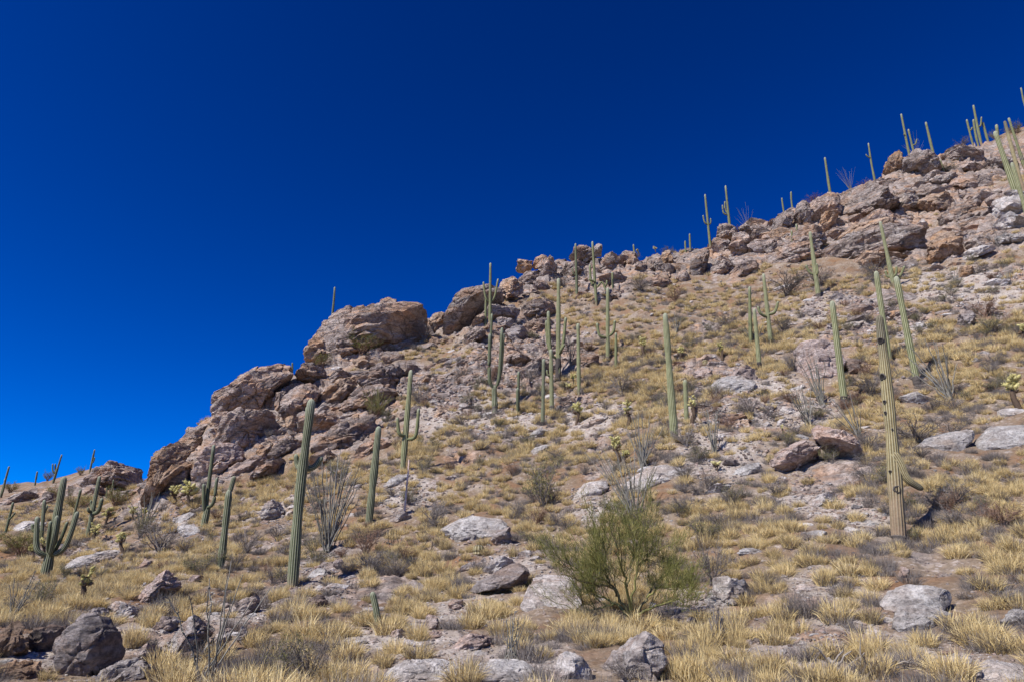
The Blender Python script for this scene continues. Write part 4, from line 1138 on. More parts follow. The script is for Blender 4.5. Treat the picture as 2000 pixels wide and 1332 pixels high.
# right half
S('tall bright armless saguaro in the centre right, nearest of the straight ones', (1318, 862), (1299, 612), 18, 11.5, (), M_SAG)
S('pale saguaro with a cholla at its side, right of the tall bright armless one', (1341, 822), (1338, 741), 10, 8.5, (), M_SAG)
S('green saguaro with a black scarred foot behind the rounded pink boulder', (1484, 722), (1473, 603), 9.5, 7, (), M_SAG, woody=0.14)
S('slim pale saguaro left of the one with a trident of curved arms', (1466, 672), (1464, 560), 8, 6, (), M_SAG)
S('saguaro with a trident of curved arms high in the middle right', (1506, 672), (1491, 535), 10, 6.5, [
    ([(1497, 620), (1485, 612), (1480, 599)], 6, -0.2), ([(1499, 615), (1513, 610), (1520, 589)], 6, -0.2)], M_SAG)
S('upper right saguaro with one low thin arm and a dark foot', (1599, 582), (1582, 453), 11, 6.5, [([(1592, 538), (1581, 532), (1574, 518)], 5, 0.2), ([(1593, 540), (1597, 532), (1595, 515)], 4, -0.3)], M_SAG, woody=0.06)
S('single bright saguaro in front of the big square pink boulder', (1650, 792), (1625, 588), 15, 11, (), M_SAG, woody=0.09)
S('tall green armless saguaro behind the head of the old leaning one', (1737, 708), (1711, 530), 13.5, 10, (), M_SAG)
S('tall green leaning saguaro with a black hollow at its foot, right of the old one', (1792, 752), (1750, 540), 16, 12, (), M_SAG, woody=0.08)
S('old yellowed saguaro full of nest holes with a drooping arm, nearest on the right', (1757, 1066), (1717, 616), 32, 19, [
    ([(1741, 880), (1757, 905), (1772, 935), (1803, 956)], 21, -0.1, 0.55)], M_SAGY, woody=0.045, bend=0.25,
  holes=((1716, 667, 11), (1718, 736, 11), (1722, 785, 6), (1721, 806, 5), (1752, 905, 12), (1748, 895, 7), (1746, 957, 12), (1729, 921, 5), (1737, 840, 3.5)))
S('yellow-green saguaro with small curled arms, rising behind the tall leaning pair on the right', (1746, 560), (1719, 433), 10, 6, [
    ([(1743, 540), (1757, 540), (1767, 520)], 5, -0.1), ([(1744, 542), (1750, 535), (1751, 520)], 4.5, -0.3), ([(1741, 542), (1733, 540), (1729, 529)], 4.5, 0.2)], M_SAG)
S('skyline saguaro with a small arm each side, left of the skyline pair', (1386, 470), (1377, 380), 6, 4, [([(1382, 440), (1376, 434), (1373, 421)], 3.2), ([(1384, 440), (1388, 436), (1388, 427)], 3)], M_SAG, group=GS, D=84)
S('skyline saguaro with two raised arms above the broken grey towers', (1425, 442), (1417, 363), 6, 4, [([(1421, 421), (1413, 416), (1411, 401)], 3.4), ([(1421, 418), (1416, 408), (1416, 394)], 3.4)], M_SAG, group=GS, D=84)
S('short saguaro in the dark cleft of the broken grey towers', (1469, 520), (1466, 481), 6, 5, (), M_SAG, D=78)
S('shorter left one of two thin saguaros against the fractured cliff', (1549, 488), (1546, 451), 4.5, 4, (), M_SAG, D=74)
S('taller right one of two thin saguaros against the fractured cliff', (1565, 508), (1555, 438), 5.5, 4, (), M_SAG, D=74)
S('bare pole-like saguaro on the skyline over the fractured cliff', (1621, 376), (1611, 308), 5.5, 4, (), M_SAG, group=GS)
S('skyline saguaro with one short arm held out to the left', (1704, 334), (1696, 280), 4.5, 3.2, [([(1701, 310), (1694, 306), (1691, 302)], 2.6)], M_SAG, group=GS)
S('tall slim skyline saguaro with a bud, left of the one with a hooked arm', (1776, 304), (1760, 223), 5.5, 3.6, [([(1770, 266), (1766, 264), (1765, 262)], 2.6)], M_SAG, group=GS)
S('skyline saguaro with one hooked arm on its right', (1786, 304), (1774, 253), 4.5, 3.4, [([(1783, 284), (1788, 282), (1791, 272)], 3)], M_SAG, group=GS)
S('plain pale skyline saguaro leaning left, alone on the crest', (1823, 302), (1808, 239), 6, 4.2, (), M_SAG, group=GS)
S('leftmost saguaro of the skyline cluster, with dark arm stubs', (1898, 276), (1888, 234), 4.5, 3.5, [([(1894, 256), (1897, 254), (1899, 249)], 3)], M_SAG, group=GS)
S('tallest saguaro of the skyline cluster with a crooked arm', (1914, 274), (1901, 206), 6, 3.8, [([(1909, 248), (1915, 246), (1917, 229)], 3.2)], M_SAG, group=GS)
S('slim saguaro close behind the tallest one of the skyline cluster', (1907, 274), (1901, 234), 5, 4, (), M_SAG, group=GS)
S('rightmost saguaro of the skyline cluster', (1927, 268), (1919, 239), 5, 4, (), M_SAG, group=GS)
S('thick leaning saguaro of the right-edge group, with a short stem at its back', (1986, 382), (1943, 257), 12, 9, [([(1958, 300), (1951, 282), (1946, 244)], 6.5, 0.4)], M_SAG, D=66)
S('slim saguaro of the right-edge group with a brownish lower half', (1997, 368), (1962, 237), 9, 6, (), M_SAGY, D=68)
S('hindmost thin saguaro of the right-edge group with a dark foot', (1996, 312), (1970, 231), 7, 4.5, (), M_SAG, woody=0.08, D=82)
S('long leaning saguaro cut by the right edge in front of the pale ledges', (2012, 440), (1976, 318), 10, 7, (), M_SAG, D=60)
S('saguaro tip poking in at the right edge near the top', (2003, 215), (1994, 172), 4, 3.2, (), M_SAG, D=105, group=GS)
S('short saguaro on the ledges below the plain pale skyline one', (1844, 340), (1836, 313), 5.5, 4.5, (), M_SAG, D=86)
S('knee-high young saguaro leaning left in the foreground grass', (741, 1222), (727, 1155), 14, 12, (), M_SAG_SHADED)
S('tiny saguaro on the middle skyline, taller of two left of the skyline pair', (1348, 486), (1347, 457), 4, 3.5, (), M_SAG, group=GS)
S('tiny saguaro on the middle skyline, shorter of two left of the skyline pair', (1339, 492), (1338, 471), 4, 3.5, (), M_SAG, group=GS)
S('tiny saguaro stub on the skyline above the fractured cliff blocks', (1546, 400), (1545, 375), 4, 3.5, (), M_SAG, group=GS)
S('lowest saguaro stub on the skyline, left of another stub above the fractured cliff', (1529, 404), (1527, 387), 3.5, 3, (), M_SAG, group=GS)
S('small saguaro on the layered ledge among skyline chollas', (1239, 496), (1237, 478), 4, 3.5, (), M_SAG, group=GS, D=84)


# barrel cacti
def barrel(label, px, py, w, h):
    P = at(px, py)
    R = px_size(P, w) / 2; H = px_size(P, h)
    v, f, a = column('barrel', [P - np.array([0, 0, 0.1]), P + np.array([0, 0, H])], R, R, 10, int(px))
    link('barrel_cactus', make_mesh('barrel_cactus', v - P, f, M_SAGY, a), None, P, label, 'cactus')


barrel('squat round barrel cactus on the upper cliff ledge beside the pale pyramid block', 1781, 443, 9, 12)
barrel('low round barrel cactus in the grass near the centre of the slope', 935, 1082, 22, 18)
barrel('small barrel cactus on the stony ledge right of the tall bright armless saguaro', 1378, 712, 10, 10)


# ------------------------------------------------------------------ ocotillos: fans of thin wands
def ocotillo(label, base, top, left, right, n, wpx=2.6, seed=0, green=False, lower=0.35):
    r_ = np.random.default_rng(500 + seed)
    P = at(*base, foot=True)
    if P[1] < 6.5: P = at_depth(base[0], base[1], 9.3)
    T = at_depth(base[0], top, P[1])
    H = np.linalg.norm(T - P)
    e = empty('ocotillo', P, label, 'ocotillo', 'ocotillos on the slope')
    wl, wr = px_size(P, left), px_size(P, right)
    r0 = px_size(P, wpx) * (0.38 if base[1] > 600 else 0.17)
    for i in range(n):
        g = Geo()
        f = (i + 0.5 + r_.uniform(-0.4, 0.4)) / n
        dx = -wl + (wl + wr) * f
        dy = r_.uniform(-0.5, 0.5) * (wl + wr) * 0.6
        hh = H * r_.uniform(0.62, 1.0) * (1 - 0.22 * abs(2 * f - 1))
        t = np.linspace(0, 1, 9)[:, None]
        start = np.array([r_.normal() * 0.07, r_.normal() * 0.07, -0.05])
        mid = np.array([dx * 0.45, dy * 0.45, hh * 0.5])
        end = np.array([dx * r_.uniform(0.8, 1.15), dy, hh])
        pts = start * (1 - t) ** 2 + 2 * mid * t * (1 - t) + end * t ** 2
        pts[1:] += r_.normal(size=(8, 3)) * 0.018 * H * 0.35
        tone = r_.uniform(0.2, 0.9)
        g.tube(pts, np.linspace(r0 * 1.25, r0 * 0.55, 9), 5, tone)
        if green or r_.random() < 0.25:
            k_ = 40; q = r_.uniform(0.2, 1, k_)
            b = np.stack([np.interp(q, t[:, 0], pts[:, c]) for c in range(3)], 1)
            g.blades(b, b + r_.normal(size=(k_, 3)) * 0.045 * (H ** 0.3), np.full(k_, 0.02), np.full(k_, tone))
        link('stem', g.mesh('stem', M_BUSHGREEN if green else M_OCO), e)
    return e


O = ocotillo
O('big ocotillo fan of many grey wands between the two dark saguaros', (640, 1074), 868, 62, 66, 34, 3.0, 1)
O('wide ocotillo rising behind the green palo verde, wands bent to the left', (1240, 1010), 838, 92, 62, 26, 2.6, 2)
O('dense ocotillo beneath the yellow chollas, left of the tall bright saguaro', (1256, 912), 800, 38, 42, 18, 2.4, 3)
O('thin sparse ocotillo in front at the lower left, its foot below the frame', (404, 1336), 1085, 75, 100, 10, 4.2, 4)
O('ocotillo with wispy wands right of the bright leaning saguaro', (1856, 782), 658, 72, 22, 13, 3.0, 5)
O('grey ocotillo standing before the big square pink boulder', (1606, 792), 682, 34, 18, 15, 2.4, 6)
O('low ocotillo fan left of the foot of the bright single saguaro', (1580, 832), 745, 40, 22, 13, 2.2, 7)
O('ocotillo leaning over the upper of two leaning pinkish boulders', (1678, 850), 765, 60, 12, 9, 2.4, 8)
O('ocotillo right of the pale saguaro with a cholla at its side', (1395, 882), 788, 18, 26, 12, 2.4, 9)
O('ocotillo spraying leftwards from the stony patch in the upper middle', (1478, 668), 622, 30, 16, 12, 1.9, 10)
O('green leafy ocotillo on the left cliff ledge above the trident saguaro', (735, 808), 750, 34, 34, 18, 2.2, 11, True)
O('small bare ocotillo in the foreground below the long dark slab', (1000, 1288), 1185, 22, 24, 9, 3.0, 12)
O('ocotillo in the shadow under the rust-coloured ribs at the right', (1868, 552), 508, 26, 26, 14, 1.8, 13)
O('ocotillo near the right edge under the flat grey ledge', (1972, 556), 512, 24, 20, 12, 1.8, 14)
O('ocotillo on the far left slope with long thin wands over the chollas', (282, 1040), 950, 40, 36, 14, 2.2, 15)
O('ocotillo standing on the skyline beside the broken grey towers', (1462, 428), 396, 26, 20, 12, 1.3, 16)
O('ocotillo standing on the skyline left of the saguaro with a held-out arm', (1662, 352), 318, 26, 16, 12, 1.3, 17)
O('ocotillo on the skyline beneath the saguaro with one hooked arm', (1793, 306), 262, 22, 22, 12, 1.2, 18)
O('slim ocotillo behind the big branching saguaro on the middle slope', (1115, 716), 652, 12, 18, 10, 1.8, 19)
O('thin ocotillo leaning left between the grey shrubs right of centre', (1322, 650), 605, 10, 16, 9, 1.6, 20)
O('sparse ocotillo on the left edge of the slope with pale wands', (22, 1215), 1110, 20, 45, 7, 2.8, 21)


# ------------------------------------------------------------------ chollas: dark stem, pale spiny joints
def cholla(label, base, top, w, seed, lean=0.0, n=None):
    r_ = np.random.default_rng(900 + seed)
    P = at(*base); T = at_depth(top[0], top[1], P[1])
    H = T[2] - P[2]; W = px_size(P, w)
    e = empty('cholla', P, label, 'cholla cactus', 'teddy bear chollas on the slope')
    V = T - P
    g = Geo()
    t = np.linspace(0, 1, 8)
    tp = V * (t * 0.72)[:, None] + np.stack([0.05 * H * np.sin(t * 5 + seed), 0 * t, 0 * t], 1)
    tp[0, 2] -= 0.1
    g.tube(tp, H * np.linspace(0.075, 0.05, 8) * (1 + 0.12 * r_.normal(size=8)), 9, 0.3)
    k_ = 150; q = r_.uniform(0, 1, k_)
    b = np.stack([np.interp(q, t, tp[:, c]) for c in range(3)], 1)
    g.blades(b, b + r_.normal(size=(k_, 3)) * 0.085 * H, np.full(k_, 0.02 * H), r_.uniform(0, 0.8, k_))
    link('trunk', g.mesh('trunk', M_CHOLLAD), e)
    nb = n or 26
    dead = Geo(); top_ = Geo()
    for i in range(nb):
        f = r_.uniform(0.52, 1.0)
        c = V * f * 0.85
        ang = r_.uniform(0, 2 * math.pi); out = W * 0.52 * r_.uniform(0.25, 1.0)
        d = np.array([math.cos(ang), math.sin(ang), r_.uniform(0.1, 1.0)])
        a = c + d * out * 0.35; z = c + d * out
        L = np.linalg.norm(z - a); rr = max(W, H * 0.35) * 0.10
        tt = np.linspace(0, 1, 6)[:, None]
        G_ = top_ if f > 0.58 else dead
        G_.tube(a + (z - a) * tt, rr * np.sqrt(np.clip(1 - (2 * tt[:, 0] - 1) ** 2, 0.05, 1)), 8, r_.uniform(0.35, 0.75))
        k_ = 50
        b = a + (z - a) * r_.uniform(0, 1, (k_, 1))
        dd = r_.normal(size=(k_, 3)); dd /= np.linalg.norm(dd, axis=1)[:, None]
        G_.blades(b + dd * rr * 0.7, b + dd * rr * 1.55, np.full(k_, rr * 0.28), r_.uniform(0.6, 1.0, k_))
    if top_.n: link('joints', top_.mesh('joints', M_CHOLLA), e)
    if dead.n: link('dead_joints', dead.mesh('dead_joints', M_CHOLLAD), e)
    return e


C_ = cholla
C_('cholla leaning right with a dark trunk, alone in the grass at the lower left', (160, 1180), (173, 1104), 30, 1)
C_('upright cholla with a pale round head right of the many-armed saguaro', (240, 1082), (235, 1035), 24, 2)
C_('cholla beside the foot of the saguaro with thick bent arms', (185, 1062), (187, 1022), 20, 3)
C_('branching cholla under the far-left outcrop, with a forked dark trunk', (208, 1024), (212, 989), 26, 4)
C_('cholla half hidden by the many-armed saguaro, right of it', (84, 1090), (84, 1046), 18, 5)
C_('cholla at the left foot of the many-armed saguaro', (64, 1094), (64, 1060), 18, 6)
C_('left one of two golden chollas under the left cliff', (342, 984), (341, 949), 24, 7)
C_('right larger one of two golden chollas under the left cliff', (368, 988), (372, 944), 34, 8, n=36)
C_('small pale cholla above the grey shrub on the far left slope', (261, 1016), (259, 990), 20, 9)
C_('pale cholla touching the base of the tan cliff', (282, 1014), (281, 991), 14, 10)
C_('round-headed bright cholla in the centre of the slope', (1128, 828), (1127, 787), 25, 11, n=34)
C_('stout cholla above the dense ocotillo', (1228, 834), (1224, 782), 22, 12)
C_('tall branching cholla with a drooping side head, left of the dense ocotillo', (1208, 905), (1201, 850), 26, 13, n=34)
C_('lower side cholla right of the tall branching one', (1222, 906), (1222, 876), 18, 14)
C_('small dark-trunked cholla in the upper middle grass', (1258, 696), (1255, 657), 15, 15)
C_('small cholla with a rounded head right of the tall bright saguaro top', (1330, 708), (1330, 673), 16, 16)
C_('bent cholla with a bare crooked dark trunk in the upper middle', (1413, 702), (1404, 668), 15, 17)
C_('yellow cholla growing against the pale saguaro right of the tall bright one', (1353, 826), (1352, 768), 18, 18)
C_('small cholla behind the plain straight saguaro in the middle', (1118, 752), (1121, 728), 14, 19)
C_('tiny cholla left of the plain straight saguaro in the middle', (1111, 768), (1110, 747), 14, 20)
C_('bright cholla with a black trunk near the right edge', (1988, 800), (1972, 727), 36, 21, n=36)
C_('cholla cut by the right edge on the upper slope', (2000, 668), (1998, 630), 22, 22)
C_('low yellow-green cholla on the white ledge in the middle right', (1402, 920), (1399, 902), 22, 23, n=14)
C_('brown dried cholla in the grass left of the leaning boulders', (1528, 852), (1527, 826), 10, 24, n=10)
C_('small cholla on the skyline ledge, left of two', (1248, 500), (1247, 488), 10, 25, n=12)
C_('small cholla on the skyline ledge, right of two', (1280, 492), (1279, 483), 9, 26, n=12)
C_('small cholla in the crack between skyline knobs', (1036, 540), (1035, 520), 9, 27, n=12)


# ------------------------------------------------------------------ shrubs
def shrub_mesh(name, mat, seed, nstem=22, twigs=7, spread=0.75, width=0.0075, fine=12, leaf=None, up=0.55, tone=(0.2, 0.9)):
    """bare twiggy shrub one metre high"""
    r_ = np.random.default_rng(seed)
    g = Geo(); bb, tt, tn = [], [], []
    for i in range(nstem):
        a = r_.uniform(0, 2 * math.pi); el = r_.uniform(0.15, 1.0) ** up
        tip = np.array([math.cos(a) * spread * (1.05 - 0.55 * el), math.sin(a) * spread * (1.05 - 0.55 * el), r_.uniform(0.55, 1.0) * (0.35 + 0.65 * el)])
        tip *= r_.uniform(0.7, 1.0)
        t = np.linspace(0, 1, 6)[:, None]
        st = np.array([r_.normal() * 0.04, r_.normal() * 0.04, -0.04])
        mid = tip * np.array([0.35, 0.35, 0.55])
        pts = st * (1 - t) ** 2 + 2 * mid * t * (1 - t) + tip * t ** 2
        pts[1:] += r_.normal(size=(5, 3)) * 0.022
        to = r_.uniform(*tone)
        g.tube(pts, np.linspace(width * 1.6, width * 0.6, 6), 4, to)
        for j in range(twigs):
            q = r_.uniform(0.25, 1.0); b = np.array([np.interp(q, t[:, 0], pts[:, c]) for c in range(3)])
            d = tip / np.linalg.norm(tip) + r_.normal(size=3) * 0.75; d[2] = abs(d[2]) * 0.8 + 0.1; d /= np.linalg.norm(d)
            e_ = b + d * r_.uniform(0.12, 0.34)
            bb.append(b); tt.append(e_); tn.append(to)
            for m in range(fine):
                p = b + (e_ - b) * r_.uniform(0.2, 1.0)
                d2 = d + r_.normal(size=3) * 0.8; d2 /= np.linalg.norm(d2)
                bb.append(p); tt.append(p + d2 * r_.uniform(0.04, 0.13)); tn.append(np.clip(to + r_.normal() * 0.15, 0, 1))
    bb, tt, tn = np.array(bb), np.array(tt), np.array(tn)
    g.blades(bb, tt, np.full(len(bb), width * 0.95), tn)
    me = g.mesh(name, mat)
    lm = None
    if leaf is not None:
        l = Geo(); k_ = leaf[1]
        i = r_.integers(0, len(tt), k_)
        b = tt[i] + r_.normal(size=(k_, 3)) * 0.02
        d = r_.normal(size=(k_, 3)) * 0.7; d[:, 2] += 0.8
        l.blades(b, b + d * leaf[2], np.full(k_, leaf[2] * leaf[3]), r_.uniform(0.1, 0.9, k_))
        lm = l.mesh('foliage', leaf[0])
    return me, lm


SHR = {
    'grey': [shrub_mesh('grey_shrub', M_SCRUB, s, 26, 7, 0.8, 0.0085, 9) for s in (1, 2, 3)],
    'brown': [shrub_mesh('brown_shrub', M_BROWN, s, 24, 7, 0.75, 0.0085, 10) for s in (4, 5)],
    'dark': [shrub_mesh('dark_shrub', M_DEAD, s, 20, 6, 0.7, 0.008, 8, tone=(0.05, 0.35)) for s in (6,)],
    'green': [shrub_mesh('green_bush', M_BROWN, s, 22, 7, 0.8, 0.009, 5, (M_PALO, 2600, 0.06, 0.14)) for s in (7, 8)],
    'olive': [shrub_mesh('olive_bush', M_SCRUB, s, 22, 7, 0.75, 0.008, 7, (M_BUSHGREEN, 1500, 0.028, 0.7)) for s in (9, 10)],
}
SNAME = {'grey': 'dry_shrub', 'brown': 'dry_shrub', 'dark': 'dead_shrub', 'green': 'green_bush', 'olive': 'olive_bush'}


def shrub(kind, px, py, h, w, label, group='shrubs and bushes on the slope', P=None):
    P = at(px, py, foot=True) if P is None else P
    me, lm = SHR[kind][int(px * 7 + py) % len(SHR[kind])]
    H = px_size(P, h); W = px_size(P, w) / 1.5
    rz = random.uniform(0, 6.28)
    nm = SNAME[kind]
    if lm is None:
        o = link(nm, me, None, P, label, 'shrub', group)
    else:
        o = empty(nm, P, label, 'bush', group)
        link('branches', me, o); link('foliage', lm, o)
    o.scale = (W, W, H); o.rotation_euler = (0, 0, rz)
    return o


for a in [
 ('green', 706, 692, 48, 84, 'olive green bush growing against the face of the rounded dome'),
 ('green', 628, 716, 28, 56, 'low green bush at the left foot of the rounded dome'),
 ('green', 735, 815, 42, 60, 'green bush around the foot of the leafy ocotillo on the left cliff'),
 ('green', 40, 1085, 58, 100, 'wide dark green bush left of the many-armed saguaro'),
 ('green', 225, 990, 46, 70, 'green bush with a thin saguaro in it below the far-left outcrop'),
 ('green', 150, 1000, 44, 70, 'green bush behind the saguaro with thick bent arms'),
 ('green', 105, 975, 32, 50, 'dark green bush below the left skyline rocks'),
 ('olive', 82, 1190, 68, 72, 'yellowish green bush in front of the many-armed saguaro'),
 ('olive', 655, 948, 62, 64, 'olive bush behind the big ocotillo fan'),
 ('olive', 830, 925, 44, 48, 'pale olive shrub right of the trident saguaro'),
 ('olive', 272, 1050, 56, 74, 'olive bush among the chollas on the far left slope'),
 ('olive', 1300, 800, 46, 50, 'olive bush left of the upper part of the tall bright saguaro'),
 ('olive', 1062, 988, 104, 112, 'big upright twiggy shrub with a few green leaves in the middle of the slope'),
 ('grey', 1392, 1142, 110, 88, 'bare dark grey shrub right of the green palo verde'),
 ('dark', 600, 1345, 140, 150, 'sprawling dark leafless bush at the bottom left of centre'),
 ('olive', 560, 1330, 95, 120, 'leafy low bush behind the sprawling dark one at the bottom'),
 ('grey', 846, 1026, 66, 80, 'rounded grey shrub uphill of the wide white bedrock patch'),
 ('brown', 715, 1085, 74, 84, 'reddish brown dead shrub at the foot of the plain dark saguaro'),
 ('grey', 1540, 576, 56, 120, 'broad purple-grey thicket below the fractured cliff'),
 ('grey', 1600, 560, 48, 90, 'grey shrub behind the upper right saguaro with a low arm'),
 ('grey', 1710, 540, 50, 84, 'tall grey thicket left of the yellow-green saguaro with curled arms'),
 ('grey', 1250, 570, 40, 70, 'grey shrub under the layered skyline ledge'),
 ('brown', 1320, 590, 40, 60, 'brownish shrub under the split skyline ledge'),
 ('grey', 1214, 768, 52, 86, 'dark rounded shrub right of the two-armed bright saguaro foot'),
 ('grey', 312, 1078, 74, 118, 'wide grey thicket right of the upright cholla at the left'),
 ('grey', 1790, 862, 58, 150, 'spreading grey thicket behind the old leaning saguaro'),
 ('grey', 1700, 775, 62, 80, 'grey shrub behind the trunk of the old leaning saguaro'),
 ('brown', 1690, 735, 44, 70, 'brown shrub right of the big square pink boulder'),
 ('grey', 1530, 650, 40, 66, 'grey shrub right of the trident-armed saguaro'),
 ('brown', 1925, 620, 52, 80, 'brown domed shrub beside the flat-topped grey boulder on the right'),
 ('olive', 1940, 650, 40, 70, 'olive shrub below the brown domed one on the right'),
 ('grey', 830, 665, 60, 66, 'bare bush in front of the right end of the rounded dome'),
 ('grey', 820, 790, 52, 80, 'grey shrub right of the leafy ocotillo on the left cliff'),
 ('grey', 540, 1055, 40, 66, 'dark shrub left of the tall saguaro at mid height'),
 ('grey', 30, 1200, 50, 70, 'grey shrub near the left edge beside the thin pale ocotillo'),
 ('brown', 520, 1130, 40, 60, 'low brown shrub left of the tall dark saguaro foot'),
 ('grey', 1010, 1010, 50, 56, 'grey shrub left of the big upright twiggy one'),
 ('grey', 1340, 870, 50, 80, 'grey twiggy shrub at the foot of the tall bright saguaro'),
 ('grey', 1465, 810, 50, 70, 'grey shrub on the rubble right of the pale saguaro'),
 ('brown', 960, 745, 50, 44, 'brown shrub behind the candelabra saguaro with tall arms'),
 ('grey', 1100, 560, 30, 60, 'grey shrub left of the tall bare-stemmed saguaro'),
 ('grey', 1040, 745, 40, 40, 'grey shrub on the rocks left of the big branching saguaro'),
 ('grey', 480, 1080, 60, 80, 'grey thicket left of the tall dark saguaro'),
 ('grey', 1950, 480, 44, 60, 'dark grey shrub below the pale ledges at the right edge'),
 ('olive', 1855, 335, 22, 50, 'low olive shrub on the upper right crest ledges'),
 ('grey', 1880, 262, 22, 40, 'grey shrub on the crest left of the skyline cluster'),
 ('green', 1946, 262, 26, 26, 'dark green bush on the skyline behind the right-edge saguaros'),
 ('green', 1985, 262, 26, 40, 'wide green bush on the skyline at the right edge'),
 ('green', 156, 928, 20, 22, 'small umbrella-shaped bush on the left skyline'),
 ('green', 92, 936, 22, 26, 'grey-green bush on the left skyline beside the two-armed saguaro'),
 ('green', 20, 962, 24, 40, 'dark bush at the left end of the skyline'),
 ('green', 222, 908, 14, 24, 'little bush above the far-left outcrop, left of another'),
 ('brown', 252, 902, 12, 22, 'little reddish bush above the far-left outcrop'),
 ('green', 1306, 492, 16, 36, 'green bush on the skyline right of the layered ledge'),
 ('green', 1240, 492, 14, 28, 'green bush on the skyline behind the small chollas'),
 ('green', 532, 718, 14, 20, 'tiny bush on top of the jutting left cliff'),
 ('brown', 1450, 432, 20, 44, 'brown shrub on the skyline right of the broken grey towers'),
 ('brown', 1590, 386, 16, 50, 'tan shrub on the skyline beneath the bare pole-like saguaro'),
 ('brown', 1690, 338, 22, 50, 'tan shrub on the skyline left of the blocky crest'),
 ('grey', 1225, 1330, 55, 130, 'bare twigs spread over the large angular boulder at the bottom'),
 ('grey', 1960, 1180, 44, 80, 'thin dead twigs hanging over the pale rock at the right edge'),
 ('brown', 1000, 930, 40, 46, 'small brown shrub in the golden grass of the middle slope'),
 ('olive', 800, 985, 40, 50, 'greenish shrub behind the pink stake'),
 ('grey', 900, 745, 40, 60, 'grey shrub in the rubble below the pale domes'),
 ('grey', 1420, 640, 40, 70, 'grey shrub in the saddle left of the slim pale saguaro'),
 ('grey', 1550, 725, 60, 56, 'grey shrub left of the big square pink boulder'),
 ('grey', 1860, 850, 40, 90, 'grey thicket above the blue-grey bedrock slab'),
 ('brown', 1150, 690, 34, 44, 'brown shrub left of the two-armed bright saguaro'),
]:
    shrub(*a)
# ------------------------------------------------------------------ smaller blocks that fill the cliffs
def blob_outline(r_, n=8, flat=0.7):
    an = np.sort(r_.uniform(0, 2 * math.pi, n)); rr = r_.uniform(0.72, 1.0, n)
    return np.stack([np.cos(an) * rr, np.sin(an) * rr * flat], 1)


def proto(mat, seed, sub, flat=0.7, T=0.7, rough=0.75):
    r_ = np.random.default_rng(seed)
    while True:
        p = blob_outline(r_, 9, flat)
        an = np.sort(np.arctan2(p[:, 1], p[:, 0]))
        if np.diff(np.concatenate([an, [an[0] + 2 * math.pi]])).max() < 1.6: break
    P, f = rock_shape(p, T, sub, seed, 0, rough, cuts=12, front=False)
    return make_mesh('rock', P[:, [0, 2, 1]] * np.array([1, -1, 1]), f, mat, smooth=True, sharp=22)


def in_polys(px, py, D, grow=0.0):
    for pp, Dp in POLYS:
        if abs(D - Dp) > 0.16 * Dp + 0.6 + grow: continue
        lo, hi = pp.min(0), pp.max(0)
        if px < lo[0] or px > hi[0] or py < lo[1] or py > hi[1]: continue
        x1, y1 = pp[:, 0], pp[:, 1]; x2, y2 = np.roll(x1, -1), np.roll(y1, -1)
        c = ((y1 > py) != (y2 > py)) & (px < (x2 - x1) * (py - y1) / (y2 - y1 + 1e-9) + x1)
        if c.sum() % 2: return True
    return False



BLK = {m: [proto(ROCK[m], 40 + 7 * i + s, 4 if s < 2 else 3, 0.62, 0.8) for s in range(4)] for i, m in enumerate(('cliff', 'cliffr', 'tan', 'grey'))}
outs = [o for o in COL.objects if o.name.startswith('rock_outcrop')]
outP = np.array([o.location for o in outs])
opx, opy = project(outP)
r_ = np.random.default_rng(77)
discs = [tuple(map(float, p.split())) for p in ROCKY.replace('\n', '|').split('|')]
wts = np.array([d[2] ** 2 for d in discs]); wts /= wts.sum()
nblk = 0
for _ in range(2600):
    d = discs[r_.choice(len(discs), p=wts)]
    a, q = r_.uniform(0, 2 * math.pi), math.sqrt(r_.random()) * d[2] * 0.95
    px, py = d[0] + q * math.cos(a), d[1] + q * math.sin(a) * 0.8
    if not (-20 < px < 2020): continue
    h = cast(BV, px, py, 6.0)
    if h is None or h.length > 125: continue
    P = np.array(h)
    if in_polys(px, py, P[1]) and r_.random() < 0.9: continue
    left = px < 960
    m = ('cliff', 'cliff', 'tan', 'grey', 'cliffr')[r_.integers(5)] if left else ('cliffr', 'cliffr', 'tan', 'cliff')[r_.integers(4)]
    w = px_size(P, (12 + 34 * r_.random() ** 1.5) if px < 1400 else (16 + 52 * r_.random() ** 1.5))
    e = outs[int(np.argmin((opx - px) ** 2 + (opy - py) ** 2))]
    o = link('rock_block', BLK[m][r_.integers(4)], e)
    o.location = P - np.array(e.location) + np.array([0, 0.40 * w, -0.1 * w])
    o.scale = (w * r_.uniform(0.9, 1.6), w * r_.uniform(0.8, 1.1), w * r_.uniform(0.55, 0.95))
    t = math.radians((24 if left else 4) + r_.normal() * 6)
    o.rotation_euler = (r_.normal() * 0.12, -t, r_.normal() * 0.3)
    nblk += 1
    if nblk > 720: break

# ------------------------------------------------------------------ loose stones
STN = {m: [proto(ROCK[m], 200 + 9 * i + s, 3 if s == 0 else 2, 0.6, 0.75, 0.9) for s in range(3)] for i, m in enumerate(('pale', 'pink', 'grey', 'dark', 'slab'))}


